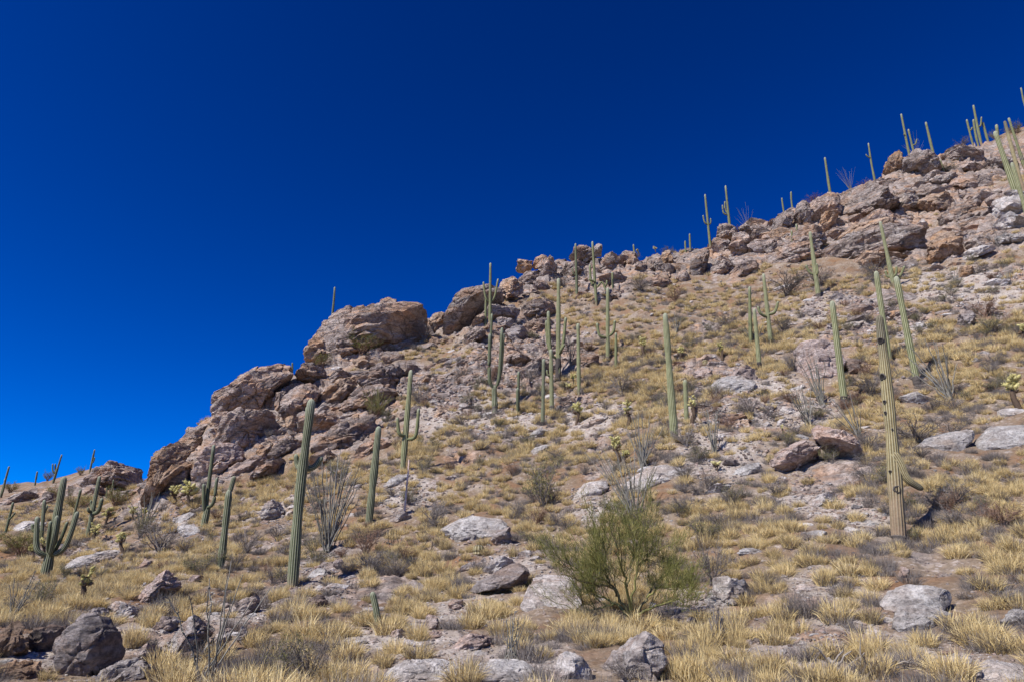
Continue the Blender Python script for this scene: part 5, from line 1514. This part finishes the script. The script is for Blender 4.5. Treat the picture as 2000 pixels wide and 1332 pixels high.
STONE_LABEL = {'pale': 'loose pale stone lying among the dry grass on the stony slope', 'pink': 'loose pinkish stone lying among the dry grass on the stony slope',
               'grey': 'loose grey stone lying among the dry grass on the stony slope', 'dark': 'loose dark stone lying among the dry grass on the stony slope',
               'slab': 'loose flat white stone lying among the dry grass on the stony slope'}
r_ = np.random.default_rng(123)
cnt = 0
for _ in range(2000):
    if r_.random() < 0.75:
        s = STONY[r_.integers(len(STONY))]
        a, q = r_.uniform(0, 6.283), math.sqrt(r_.random()) * s[2]
        px, py = s[0] + q * math.cos(a), s[1] + q * math.sin(a) * 0.6
    else: px, py = r_.uniform(0, 2000), r_.uniform(450, 1330)
    if not (0 < px < 2000 and py < 1328): continue
    h = cast(BV, px, py, 6.0)
    if h is None or h.length > 90 or h.length < 8: continue
    P = np.array(h)
    if in_polys(px, py, P[1]): continue
    m = ('pale', 'pale', 'pink', 'grey', 'slab', 'slab', 'dark', 'pink')[r_.integers(8)]
    w = px_size(P, (5 + 13 * r_.random() ** 1.6) * (1.25 if P[1] < 25 else 1.0)) / 1.1
    o = link('stone', STN[m][r_.integers(3)], None, P - np.array([0, 0, w * 0.08]), STONE_LABEL[m], 'stone', 'loose %s stones' % m)
    o.scale = (w, w * r_.uniform(0.7, 1.1), w * r_.uniform(0.5, 0.95))
    o.rotation_euler = (0.3 + r_.normal() * 0.2, r_.normal() * 0.2, r_.uniform(0, 6.28))
    cnt += 1
    if cnt >= 290: break

# flat pieces of bedrock showing through the soil
FLT = {m: [proto(ROCK[m], 300 + 9 * i + s, 4 if s == 0 else 3, 0.7, 0.55, 0.7) for s in range(3)] for i, m in enumerate(('slab', 'pale', 'cliffr'))}
r_ = np.random.default_rng(888); cnt = 0
for _ in range(3000):
    if r_.random() < 0.55:
        s = STONY[r_.integers(len(STONY))]
        a, q = r_.uniform(0, 6.283), math.sqrt(r_.random()) * s[2] * 1.2
        px, py = s[0] + q * math.cos(a), s[1] + q * math.sin(a) * 0.6
    else: px, py = r_.uniform(0, 2000), r_.uniform(520, 1320)
    if not (5 < px < 1995 and py < 1325): continue
    h = BV.ray_cast(Vector(ray(px, py)).normalized() * 6.0, Vector(ray(px, py)).normalized(), 400)
    if h[0] is None or h[0].length > 85 or h[0].length < 8: continue
    P = np.array(h[0])
    if in_polys(px, py, P[1]): continue
    m = ('slab', 'pale', 'cliffr', 'slab')[r_.integers(4)]
    wp = (14 + 36 * r_.random() ** 1.7) * (1.4 if P[1] < 22 else 1.0)
    w = px_size(P, wp) / 1.9
    n_ = h[1] if h[1].z > 0 else -h[1]
    n_ = (n_ * 0.6 + Vector((0, -0.15, 0.5))).normalized()
    o = link('flat_rock', FLT[m][r_.integers(3)], None, P, 'flat', 'flat rock', 'small flat %s rocks in the soil' % m)
    o.rotation_mode = 'QUATERNION'
    o.rotation_quaternion = n_.to_track_quat('Z', 'Y') @ Matrix.Rotation(r_.normal() * 0.5, 3, 'Z').to_quaternion()
    o.scale = (w * r_.uniform(0.8, 1.3), w * r_.uniform(0.55, 0.9), w * r_.uniform(0.22, 0.42))
    POLYS.append((np.array([(px - wp * .4, py), (px, py - wp * .22), (px + wp * .4, py), (px, py + wp * .15)]), P[1]))
    cnt += 1
    if cnt >= 210: break

# gravel and rubble too small to count
r_ = np.random.default_rng(321); GRV = []
for _ in range(26000):
    if r_.random() < 0.6:
        s = STONY[r_.integers(len(STONY))]
        a, q = r_.uniform(0, 6.283), math.sqrt(r_.random()) * s[2] * 1.25
        px, py = s[0] + q * math.cos(a), s[1] + q * math.sin(a) * 0.6
    else: px, py = r_.uniform(-150, 2150), r_.uniform(450, 1331)
    h = cast(BV, px, py, 6.0)
    if h is None or h.length > 100 or h.length < 7: continue
    P = np.array(h)
    GRV.append((P, px_size(P, 3.0 + 10 * r_.random() ** 2.4) * 0.55))


# ------------------------------------------------------------------ palo verde in the foreground
def palo_verde():
    P = at(1232, 1205)
    Dp = P[1]
    e = empty('palo_verde', P, 'green palo verde with fine leafless twigs, the big bush in front at the centre', 'tree')
    r_ = np.random.default_rng(55)
    limbs = [[(1232, 1205), (1190, 1165), (1140, 1140), (1085, 1130)], [(1232, 1205), (1195, 1140), (1165, 1085), (1120, 1025)], [(1205, 1160), (1180, 1120), (1140, 1115), (1078, 1092)],
             [(1232, 1205), (1222, 1120), (1205, 1060), (1195, 1010)], [(1232, 1205), (1240, 1120), (1250, 1060), (1262, 990)], [(1232, 1205), (1275, 1150), (1300, 1105), (1338, 1076)],
             [(1240, 1200), (1290, 1180), (1345, 1160), (1385, 1150)], [(1222, 1120), (1235, 1070), (1240, 1030), (1238, 990)], [(1195, 1140), (1160, 1100), (1110, 1080), (1070, 1060)],
             [(1275, 1150), (1310, 1120), (1345, 1118), (1380, 1122)], [(1190, 1165), (1165, 1175), (1130, 1185), (1100, 1190)], [(1165, 1085), (1165, 1050), (1160, 1010), (1150, 985)], [(1250, 1060), (1275, 1040), (1290, 1010), (1305, 1000)]]
    g = Geo(); ends = []
    limbs = [[(1232 + (x - 1232) * 0.74, 1205 + (y - 1205) * 0.70) for x, y in l] for l in limbs]
    for k_, l in enumerate(limbs):
        dy = r_.uniform(-0.9, 0.9)
        pts = [at_depth(px, py, Dp + dy * q / 3 - (0.15 * q if k_ % 3 == 0 else 0)) for q, (px, py) in enumerate(l)]
        pth = smooth_path(pts, 14) + np.concatenate([np.zeros((1, 3)), r_.normal(size=(13, 3)) * 0.022])
        w = 0.034 if l[0][1] > 1195 else 0.022
        g.tube(pth - P, np.linspace(w, 0.009, 14), 7, r_.uniform(0.3, 0.9))
        ends.append(pth)
        for j in range(9):
            i = r_.integers(4, 14); d = pth[i] - pth[i - 2]; d = d / np.linalg.norm(d) + r_.normal(size=3) * 0.6; d[2] += 0.5
            L = r_.uniform(0.25, 0.55); t = np.linspace(0, 1, 6)[:, None]
            tw_ = pth[i] + d * L * t + np.array([0, 0, 0.12]) * t ** 2
            tw_[1:] += r_.normal(size=(5, 3)) * 0.012
            g.tube(tw_ - P, np.linspace(0.010, 0.005, 6), 4, r_.uniform(0.3, 1.0)); ends.append(tw_)
    link('limbs', g.mesh('limbs', M_PALOBARK), e)
    f = Geo(); B, T_, tn = [], [], []
    for pth in ends:
        m = len(pth)
        for j in range(66 if m == 14 else 46):
            i = r_.integers(m // 2, m)
            b = pth[i] + r_.normal(size=3) * 0.07
            d = r_.normal(size=3) * 0.45; d[2] += 0.95
            d += 0.35 * (b - P - np.array([0, 0, 0.6])); d /= np.linalg.norm(d)
            L = r_.uniform(0.10, 0.31)
            B.append(b); T_.append(b + d * L); t0 = r_.uniform(0.1, 0.95); tn.append(t0)
            for q in range(2):
                b2 = b + d * L * r_.uniform(0.2, 0.8); d2 = d + r_.normal(size=3) * 0.35
                B.append(b2); T_.append(b2 + d2 * L * 0.55); tn.append(t0)
    B, T_ = np.array(B) - P, np.array(T_) - P
    f.blades(B, T_, np.full(len(B), 0.0075), np.array(tn))
    link('foliage', f.mesh('foliage', M_PALO), e)


palo_verde()

# ------------------------------------------------------------------ stake, dead wood
P = at(790, 1004); T = at_depth(799, 897, P[1])
g = Geo(); t = np.linspace(-0.06, 1, 10)[:, None]
pth = P * (1 - t) + T * t; pth[3:8] += rng.normal(size=(5, 3)) * 0.008
g.tube(pth - P, np.linspace(px_size(P, 2.3), px_size(P, 1.7), 10), 6, 0.5)
link('stake', g.mesh('stake', M_STAKE), None, P, 'thin pale pink stake standing upright on a rock in the grass', 'stake')


def dead_branch(name, pts, w, tone, label, twigs=8, seed=1):
    r_ = np.random.default_rng(seed)
    P = at(*pts[0]); L = []
    for k_, (px, py) in enumerate(pts):
        Q = at(px, py); L.append(at_depth(px, py, Q[1] * 0.6 + P[1] * 0.4))
    L = np.array(L); L[:, 2] += px_size(P, w) * 0.6
    pth = smooth_path(L, 22); pth += r_.normal(size=pth.shape) * px_size(P, w) * 0.2
    g = Geo(); R = px_size(P, w) / 2
    g.tube(pth - P, np.linspace(R, R * 0.35, 22), 8, tone)
    for j in range(twigs):
        i = r_.integers(2, 21); d = r_.normal(size=3); d[2] = abs(d[2]) + 0.2; d /= np.linalg.norm(d); d *= r_.uniform(6, 16) * R
        tt = np.linspace(0, 1, 6)[:, None]
        q = pth[i] + d * tt + r_.normal(size=(6, 3)) * R * 0.4 * tt
        g.tube(q - P, np.linspace(R * 0.5, R * 0.15, 6), 5, tone)
    link(name, g.mesh(name, M_DEAD), None, P, label, 'dead wood', 'dead wood lying on the slope')


dead_branch('dead_branch', [(1655, 1322), (1700, 1312), (1740, 1308), (1780, 1296)], 9, 0.6, 'weathered grey dead branch on the ground at the bottom right', 7, 3)
dead_branch('dead_branch', [(1620, 1300), (1640, 1318), (1655, 1330)], 12, 0.55, 'broken grey root stump at the lower end of the weathered branch', 4, 4)
dead_branch('charred_branch', [(755, 1062), (775, 1066), (790, 1058)], 4, 0.0, 'small charred black branch in the grass right of the reddish dead shrub', 6, 5)
dead_branch('charred_branch', [(800, 1078), (822, 1070), (843, 1080)], 4, 0.1, 'arched blackened branch right of the small charred one', 4, 6)
# skeleton of a fallen saguaro: a bundle of woody ribs
P = at(1402, 1258); e = empty('cactus_skeleton', P, 'pale bundle of bare woody ribs of a dead cactus below the rough white boulder', 'dead cactus')
for i in range(11):
    g = Geo(); x = -16 + 3.2 * i
    b = at_depth(1402 + x * 0.45, 1258 + abs(x) * 0.1, P[1] + rng.uniform(-.1, .1)); q = at_depth(1404 + x + rng.normal() * 3, 1190 + rng.uniform(0, 30), P[1] + rng.uniform(-.2, .2))
    t = np.linspace(0, 1, 8)[:, None]
    pp_ = b * (1 - t) + q * t; pp_[1:] += rng.normal(size=(7, 3)) * 0.012
    g.tube(pp_ - P, np.linspace(0.02, 0.010, 8), 6, rng.uniform(0.25, 0.65))
    link('rib', g.mesh('rib', M_DEAD), e)

# ------------------------------------------------------------------ dry bunchgrass
def tuft(r_, nb, h, w, width, segs, grey=0.28):
    """blades of one tuft: base, tip, width, tone"""
    a = r_.uniform(0, 2 * math.pi, nb); q = np.sqrt(r_.random(nb))
    b = np.stack([np.cos(a) * q * w * 0.22, np.sin(a) * q * w * 0.22, np.full(nb, -0.06)], 1)
    a2 = a + r_.normal(size=nb) * 0.5
    g_ = r_.random(nb) < grey
    el = np.where(g_, r_.uniform(0.15, 0.8, nb), np.arcsin(np.clip(r_.uniform(0.25, 1.0, nb), 0, 1)))
    L = r_.uniform(0.6, 1.05, nb) * np.where(g_, 0.85, 1.0)
    out = np.cos(el) * w * 0.5 * L
    hh = np.sin(el) * h * L
    t = np.stack([np.cos(a2) * out, np.sin(a2) * out, hh], 1)
    tone = np.where(g_, r_.uniform(0.0, 0.26, nb), r_.uniform(0.38, 1.0, nb))
    return b, t, np.full(nb, width) * r_.uniform(0.7, 1.3, nb), tone


TUFTS = []
for s in range(8):
    r_ = np.random.default_rng(700 + s); g = Geo()
    b, t, w, tn = tuft(r_, 460, r_.uniform(0.3, 0.46), r_.uniform(0.65, 0.95), 0.0075, 2, r_.uniform(0.2, 0.45))
    g.blades(b, t, w, tn, 0.13)
    TUFTS.append(g.mesh('grass_tuft', M_GRASS))
r_ = np.random.default_rng(99)
sp = []
for lo, hi, dens in ((7.2, 32, 6.0), (32, 62, 4.6), (62, 112, 2.2)):
    n = int(0.5 * 1.62 * (hi ** 2 - lo ** 2) * dens)
    th = r_.uniform(-0.81, 0.81, n); rr = np.sqrt(r_.uniform(lo ** 2, hi ** 2, n))
    sp.append(np.stack([rr * np.sin(th), rr * np.cos(th)], 1))
sp = np.concatenate(sp)
pt = np.stack([sp[:, 0], sp[:, 1], 0 * sp[:, 0]], 1)
den = fbm(pt * 0.22, 3, 15) + 0.6 * pn(pt * 0.07, 4)
keep = den + r_.uniform(-0.35, 0.35, len(sp)) > -0.55
cand = []
for (x, y), dn in zip(sp[keep], den[keep]):
    h = BV.ray_cast(Vector((x, y, 300)), Vector((0, 0, -1)), 600)
    if h[0] is None: continue
    P = np.array(h[0]); nz = h[1].z
    cand.append((P, nz))
CPs = np.array([c[0] for c in cand]); CN = np.array([c[1] for c in cand])
cx, cy = project(CPs)
# how rocky the ground is there
ti = np.clip(np.searchsorted(ths, np.arctan2(CPs[:, 0], CPs[:, 1])), 0, nT - 1); ri = np.clip(np.searchsorted(rs, np.hypot(CPs[:, 0], CPs[:, 1])), 0, nR - 1)
CR = rocky_g.reshape(nT, nR)[ti, ri]
CSt = stony.reshape(nT, nR)[ti, ri]
ok = (r_.random(len(CPs)) > np.maximum(CR * 1.25, CSt * 0.5)) & (np.abs(CN) > 0.45)
hp = 0.34 * F / np.maximum(CPs @ FWD, 1)
ok &= np.array([not (in_polys(a, b - 2, p[1]) or in_polys(a, b - 0.5 * h_, p[1], 1.2) or (in_polys(a, b - h_, p[1], 1.2) and z > 0.3)) for a, b, p, h_, z in zip(cx, cy, CPs, hp, r_.random(len(CPs)))])
CPs, cx, cy = CPs[ok], cx[ok], cy[ok]
dep = CPs @ FWD
scl = r_.uniform(0.5, 1.2, len(CPs)) * np.where(dep < 24, 1.08, 1.0) * np.where(dep > 42, 1.3, 1.0)
isgrey = (fbm(CPs * 0.5, 2, 33) + r_.normal(size=len(CPs)) * 0.4) > 0.22
inside = (cx > 8) & (cx < 1992) & (cy > 300) & (cy < 1326) & ~isgrey
order = np.argsort(-(scl / dep) * inside)
# 300 tufts that show largest stand as things of their own
big = order[:296]; isbig = np.zeros(len(CPs), bool); isbig[big] = True
for k_ in big:
    o = link('grass_tuft', TUFTS[r_.integers(8)], None, CPs[k_], 'clump of dry straw-coloured bunchgrass in the foreground of the slope', 'grass', 'clumps of dry bunchgrass in the foreground')
    s = scl[k_]; o.scale = (s, s, s * r_.uniform(0.8, 1.15)); o.rotation_euler = (0.10, 0.08, r_.uniform(0, 6.28))
P = at(262, 1262); P = at_depth(262, 1256, P[1] - 0.15)
o = link('grass_tuft', TUFTS[0], None, P, 'large golden grass clump among the boulders at the lower left', 'grass')
s = px_size(P, 92) / 0.85; o.scale = (s, s, s * 1.35); o.rotation_euler = (0.0, 0.15, 1.0)
TFAR = []
for s_ in range(4):
    q_ = np.random.default_rng(740 + s_); g = Geo()
    b, t, w, tn = tuft(q_, 260, 0.42, 0.95, 0.020, 1)
    g.blades(b, t, w, tn); TFAR.append(g.mesh('grass_tuft', M_GRASS))
SCR = []
for s_ in range(4):
    q_ = np.random.default_rng(760 + s_); g = Geo()
    b, t, w, tn = tuft(q_, 260, 0.36, 0.9, 0.009, 1, 0.0)
    g.blades(b, t, w, np.clip(tn - 0.2, 0, 1)); SCR.append(g.mesh('scrub_clump', M_SCRUB))
tuft_objs = [o for o in COL.objects if o.name.startswith('grass_tuft') and 'group' in o]
near_src = [next(o for o in tuft_objs if o.data == m) for m in TUFTS]
far_src = tuft_objs[-4:]
for o, m in zip(far_src, TFAR): o.data = m
gs_ = np.where(isgrey & (cx > 300) & (cx < 1900) & (cy > 900) & (cy < 1300))[0]
gs_ = gs_[np.argsort(dep[gs_])][[3, 9, 15, 21]]
scr_src = []
for k_, m in zip(gs_, SCR):
    o = link('scrub_clump', m, None, CPs[k_], 'clump', 'scrub', 'grey scrub clumps in the foreground')
    o.scale = (scl[k_],) * 3; isbig[k_] = True; scr_src.append(o)


def scatter(name, pts, scales, sources, mat, label, cat):
    """one object that repeats the clumps' geometry over the slope"""
    r2 = np.random.default_rng(len(pts))
    me = bpy.data.meshes.new(name); me.vertices.add(len(pts)); me.vertices.foreach_set('co', np.asarray(pts, np.float32).ravel())
    for nm, ty, vals in (('rot', 'FLOAT_VECTOR', np.stack([r2.normal(size=len(pts)) * 0.08 + 0.08, r2.normal(size=len(pts)) * 0.08 + 0.06, r2.uniform(0, 6.28, len(pts))], 1)),
                         ('scl', 'FLOAT_VECTOR', np.stack([scales, scales, scales * r2.uniform(0.75, 1.2, len(pts))], 1))):
        a_ = me.attributes.new(nm, ty, 'POINT'); a_.data.foreach_set('vector', vals.astype(np.float32).ravel())
    a_ = me.attributes.new('pick', 'INT', 'POINT'); a_.data.foreach_set('value', r2.integers(0, len(sources), len(pts)).astype(np.int32))
    me.materials.append(mat)
    o = link(name, me, kind='stuff', label=label, cat=cat)
    ng = bpy.data.node_groups.new(name, 'GeometryNodeTree')
    ng.interface.new_socket('Geometry', in_out='INPUT', socket_type='NodeSocketGeometry')
    ng.interface.new_socket('Geometry', in_out='OUTPUT', socket_type='NodeSocketGeometry')
    N = lambda t: ng.nodes.new(t)
    gi, go, ip, jn = N('NodeGroupInput'), N('NodeGroupOutput'), N('GeometryNodeInstanceOnPoints'), N('GeometryNodeJoinGeometry')
    for src in reversed(sources):
        oi = N('GeometryNodeObjectInfo'); oi.inputs['Object'].default_value = src; oi.inputs['As Instance'].default_value = False; oi.transform_space = 'ORIGINAL'
        ti_ = N('GeometryNodeGeometryToInstance'); ng.links.new(oi.outputs['Geometry'], ti_.inputs[0]); ng.links.new(ti_.outputs[0], jn.inputs[0])

    def named(nm, ty):
        x = N('GeometryNodeInputNamedAttribute'); x.data_type = ty; x.inputs[0].default_value = nm; return x.outputs[0]
    e2r = N('FunctionNodeEulerToRotation')
    ng.links.new(named('rot', 'FLOAT_VECTOR'), e2r.inputs[0])
    ip.inputs['Pick Instance'].default_value = True
    ng.links.new(gi.outputs[0], ip.inputs['Points']); ng.links.new(jn.outputs[0], ip.inputs['Instance'])
    ng.links.new(named('pick', 'INT'), ip.inputs['Instance Index']); ng.links.new(e2r.outputs[0], ip.inputs['Rotation']); ng.links.new(named('scl', 'FLOAT_VECTOR'), ip.inputs['Scale'])
    ng.links.new(ip.outputs[0], go.inputs[0])
    md = o.modifiers.new('scatter', 'NODES'); md.node_group = ng
    return o


rest = ~isbig
stones = [o for o in COL.objects if o.name.startswith('stone')]
st_src = [next(o for o in stones if o.data == STN[m][v]) for m in STN for v in (1, 2)]
scatter('gravel', [g_[0] for g_ in GRV], np.array([g_[1] for g_ in GRV]), st_src, M_GRAVEL, 'loose gravel and rubble strewn over the hillside', 'gravel')
near = dep < 27
scatter('dry_grass', CPs[rest & ~isgrey & near], scl[rest & ~isgrey & near], near_src, M_GRASS, 'dry golden bunchgrass covering the slope between the rocks', 'grass')
scatter('far_dry_grass', CPs[rest & ~isgrey & ~near], scl[rest & ~isgrey & ~near], far_src, M_GRASS, 'distant dry golden grass dotting the upper hillside and ledges', 'grass')
scatter('low_scrub', CPs[rest & isgrey], scl[rest & isgrey], scr_src, M_SCRUB, 'low grey dead scrub growing between the golden grass', 'scrub')
# scattered small shrubs that fill the middle distance
r_ = np.random.default_rng(2024); cnt = 0
for _ in range(1800):
    px, py = r_.uniform(10, 1990), r_.uniform(470, 1150) if r_.random() < 0.45 else r_.uniform(500, 830)
    h = cast(BV, px, py, 6.0)
    if h is None or h.length < 22 or h.length > 80: continue
    P = np.array(h)
    if in_polys(px, py, P[1]): continue
    kd = ('grey', 'grey', 'grey', 'brown', 'olive', 'olive')[r_.integers(6)]
    hh = 1000 / P[1] * r_.uniform(0.6, 1.3)
    shrub(kd, px, py, hh, hh * r_.uniform(1.3, 2.0), {'grey': 'small leafless grey shrub scattered on the slope between grass', 'brown': 'small leafless brown shrub scattered on the slope between grass', 'olive': 'small olive shrub scattered on the slope between grass'}[kd],
          'small scattered %s shrubs' % kd, P)
    cnt += 1
    if cnt >= 350: break
# ------------------------------------------------------------------ labels for the many: each named by the landmark it lies beside
LANDMARKS = [(571, 1146, 'the tall dark saguaro'), (720, 1024, 'the plain dark saguaro'), (786, 922, 'the trident saguaro'), (431, 1110, 'the narrow-topped saguaro'), (398, 1028, 'the slender three-armed saguaro'),
 (90, 1122, 'the many-armed candelabra saguaro'), (170, 1052, 'the saguaro with thick bent arms'), (967, 806, 'the candelabra with tall upright arms'), (1060, 830, 'the close pair of slim saguaros'),
 (1090, 742, 'the big branching saguaro'), (1131, 772, 'the plain straight middle saguaro'), (1187, 706, 'the saguaro with two upcurled arms'), (1318, 862, 'the tall bright armless saguaro'),
 (1484, 722, 'the saguaro with the black scarred foot'), (1506, 672, 'the saguaro with trident curved arms'), (1599, 582, 'the upper right saguaro with dark foot'), (1650, 792, 'the single saguaro before the pink boulder'),
 (1792, 752, 'the leaning saguaro with hollow foot'), (1757, 1066, 'the old yellowed saguaro'), (1746, 560, 'the yellow-green saguaro with curled arms'), (741, 1222, 'the knee-high young saguaro'),
 (640, 1074, 'the big ocotillo fan'), (1240, 1000, 'the wide ocotillo behind the palo verde'), (1256, 912, 'the dense ocotillo'), (404, 1330, 'the thin foreground ocotillo'), (1856, 782, 'the wispy ocotillo on the right'),
 (1580, 832, 'the low ocotillo fan'), (1395, 882, 'the ocotillo below the pale saguaro'), (1478, 668, 'the ocotillo of the stony patch'), (1232, 1205, 'the foot of the palo verde'), (790, 1004, 'the pink stake'),
 (1605, 715, 'the big square pink boulder'), (1600, 885, 'the two leaning pinkish boulders'), (1840, 865, 'the blue-grey bedrock slab'), (1960, 850, 'the right-edge bedrock slab'), (1800, 1180, 'the pale oval slab'),
 (1610, 972, 'the wedge-shaped pale rock'), (1230, 1300, 'the large angular bottom boulder'), (1110, 1300, 'the rounded grey bottom boulder'), (1430, 1155, 'the rough white boulder'), (970, 1135, 'the long dark tilted slab'),
 (1080, 1150, 'the sloping pale grey slab'), (1290, 930, 'the long white bedrock strip'), (930, 1030, 'the wide white bedrock patch'), (980, 1047, 'the dark boulder on the bedrock patch'), (620, 1122, 'the white flat slab'),
 (615, 1178, 'the dark domed stone'), (775, 1238, 'the greenish-white stone'), (842, 1213, 'the upright pointed pink stone'), (915, 1255, 'the broad brown-pink rock'), (820, 1315, 'the bottom white bedrock shelf'),
 (175, 1255, 'the big smooth grey boulder'), (262, 1240, 'the large golden grass clump'), (310, 1145, 'the sharp-crested boulder'), (370, 1240, 'the long pale sloping boulder'), (475, 1185, 'the pale rock beside the dark saguaro'),
 (170, 1097, 'the long flat bedrock slab'), (535, 998, 'the pale rounded boulder'), (160, 1180, 'the leaning cholla'), (240, 1082, 'the upright round-headed cholla'), (360, 985, 'the two golden chollas'),
 (1128, 828, 'the round-headed bright cholla'), (1228, 834, 'the stout cholla'), (1208, 905, 'the tall branching cholla'), (1988, 800, 'the right-edge yellow cholla'), (1062, 988, 'the big upright twiggy shrub'),
 (1392, 1142, 'the bare shrub by the palo verde'), (600, 1332, 'the sprawling dark bush'), (846, 1026, 'the rounded grey shrub'), (715, 1085, 'the reddish brown dead shrub'), (1214, 768, 'the dark rounded middle shrub'),
 (1450, 732, 'the rounded pink boulder'), (1786, 776, 'the smooth pale oval rock'), (1886, 622, 'the flat-topped grey boulder'), (1640, 584, 'the dark grey upper boulder'), (1740, 585, 'the long pale upper ledge'),
 (1945, 556, 'the flat grey upper slab'), (1402, 1250, 'the cactus skeleton'), (1710, 1312, 'the grey dead branch'), (1940, 1310, 'the bottom right bedrock'), (1980, 1205, 'the right-edge pale rock'), (32, 1300, 'the bottom left streaked rock'),
 (840, 815, 'the rounded boulder behind the trident'), (720, 650, 'the rounded dome'), (930, 620, 'the smooth pale dome'), (1000, 562, 'the undercut boulder'), (700, 860, 'the tilted slabs under the dome'), (440, 880, 'the stepped left cliff'),
 (1250, 520, 'the layered skyline ledge'), (1430, 490, 'the broken grey towers'), (1600, 430, 'the fractured cliff'), (1850, 510, 'the rust-coloured ribs'), (60, 970, 'the left skyline rocks'), (1466, 672, 'the slim pale saguaro'),
 (1720, 1215, 'the white shelf under the oval slab'), (1764, 1120, 'the small pinkish stone'), (1380, 960, 'the thin grey rising slab'), (1500, 1040, 'the grassy middle of the right slope'), (1530, 1180, 'the grassy lower right slope'), (1900, 960, 'the grassy slope under the right slabs'), (1900, 1080, 'the thick grass at the right edge'), (1120, 900, 'the grassy centre of the slope'), (680, 1290, 'the grass at the bottom left of centre'), (1480, 1290, 'the grass at the bottom right of centre')]
lm = np.array([(a, b) for a, b, c in LANDMARKS])
ORD = ['nearest', 'second nearest', 'third nearest', 'fourth nearest', 'fifth nearest', 'sixth nearest', 'seventh nearest', 'eighth nearest', 'ninth nearest', 'tenth nearest', 'eleventh nearest', 'twelfth nearest', 'thirteenth nearest', 'fourteenth nearest', 'fifteenth nearest', 'sixteenth nearest', 'seventeenth nearest', 'eighteenth nearest', 'nineteenth nearest', 'twentieth nearest', 'twenty-first nearest', 'twenty-second nearest', 'twenty-third nearest', 'twenty-fourth nearest']


def label_repeats(objs):
    """objs: (object, short description); numbers them outwards from the landmark, side by side"""
    cells = {}
    for o, desc in objs:
        px, py = project(np.array(o.location)); px, py = px[0], py[0]
        d = np.hypot(lm[:, 0] - px, (lm[:, 1] - py) * 1.3)
        k_ = int(np.argmin(d)); dx, dy = px - lm[k_, 0], (py - lm[k_, 1]) * 1.3
        rel = ('right of' if dx > 0 else 'left of') if abs(dx) > abs(dy) else ('below' if dy > 0 else 'above')
        cells.setdefault((k_, rel, desc), []).append((d[k_], o))
    for (k_, rel, desc), l in cells.items():
        l.sort(key=lambda q: q[0])
        for n_, (_, o) in enumerate(l):
            if len(l) == 1: o['label'] = '%s %s %s' % (desc, rel, LANDMARKS[k_][2])
            else: o['label'] = '%s %s %s %s' % (ORD[min(n_, 23)], desc, rel, LANDMARKS[k_][2])


rep = {'stone': [], 'shrub': [], 'grass': []}
for o in COL.objects:
    g_ = o.get('group', '')
    if g_.startswith('loose '):
        rep['stone'].append((o, {'pale': 'loose pale stone', 'pink': 'loose pinkish stone', 'grey': 'loose grey stone', 'dark': 'loose dark stone', 'slab': 'loose white stone'}[g_.split()[1]]))
    elif g_.startswith('small flat'):
        rep['stone'].append((o, {'slab': 'small flat white rock', 'pale': 'small flat cream rock', 'cliffr': 'small flat pinkish rock'}[g_.split()[2]]))
    elif g_.startswith('small scattered'):
        kd = g_.split()[2]
        rep['shrub'].append((o, {'grey': 'small grey shrub', 'brown': 'small brown shrub', 'olive': 'small olive shrub'}[kd]))
    elif g_.startswith('grey scrub'):
        rep['shrub'].append((o, 'low grey scrub clump'))
    elif g_.startswith('clumps of dry'):
        rep['grass'].append((o, 'dry grass clump'))
for v in rep.values(): label_repeats(v)
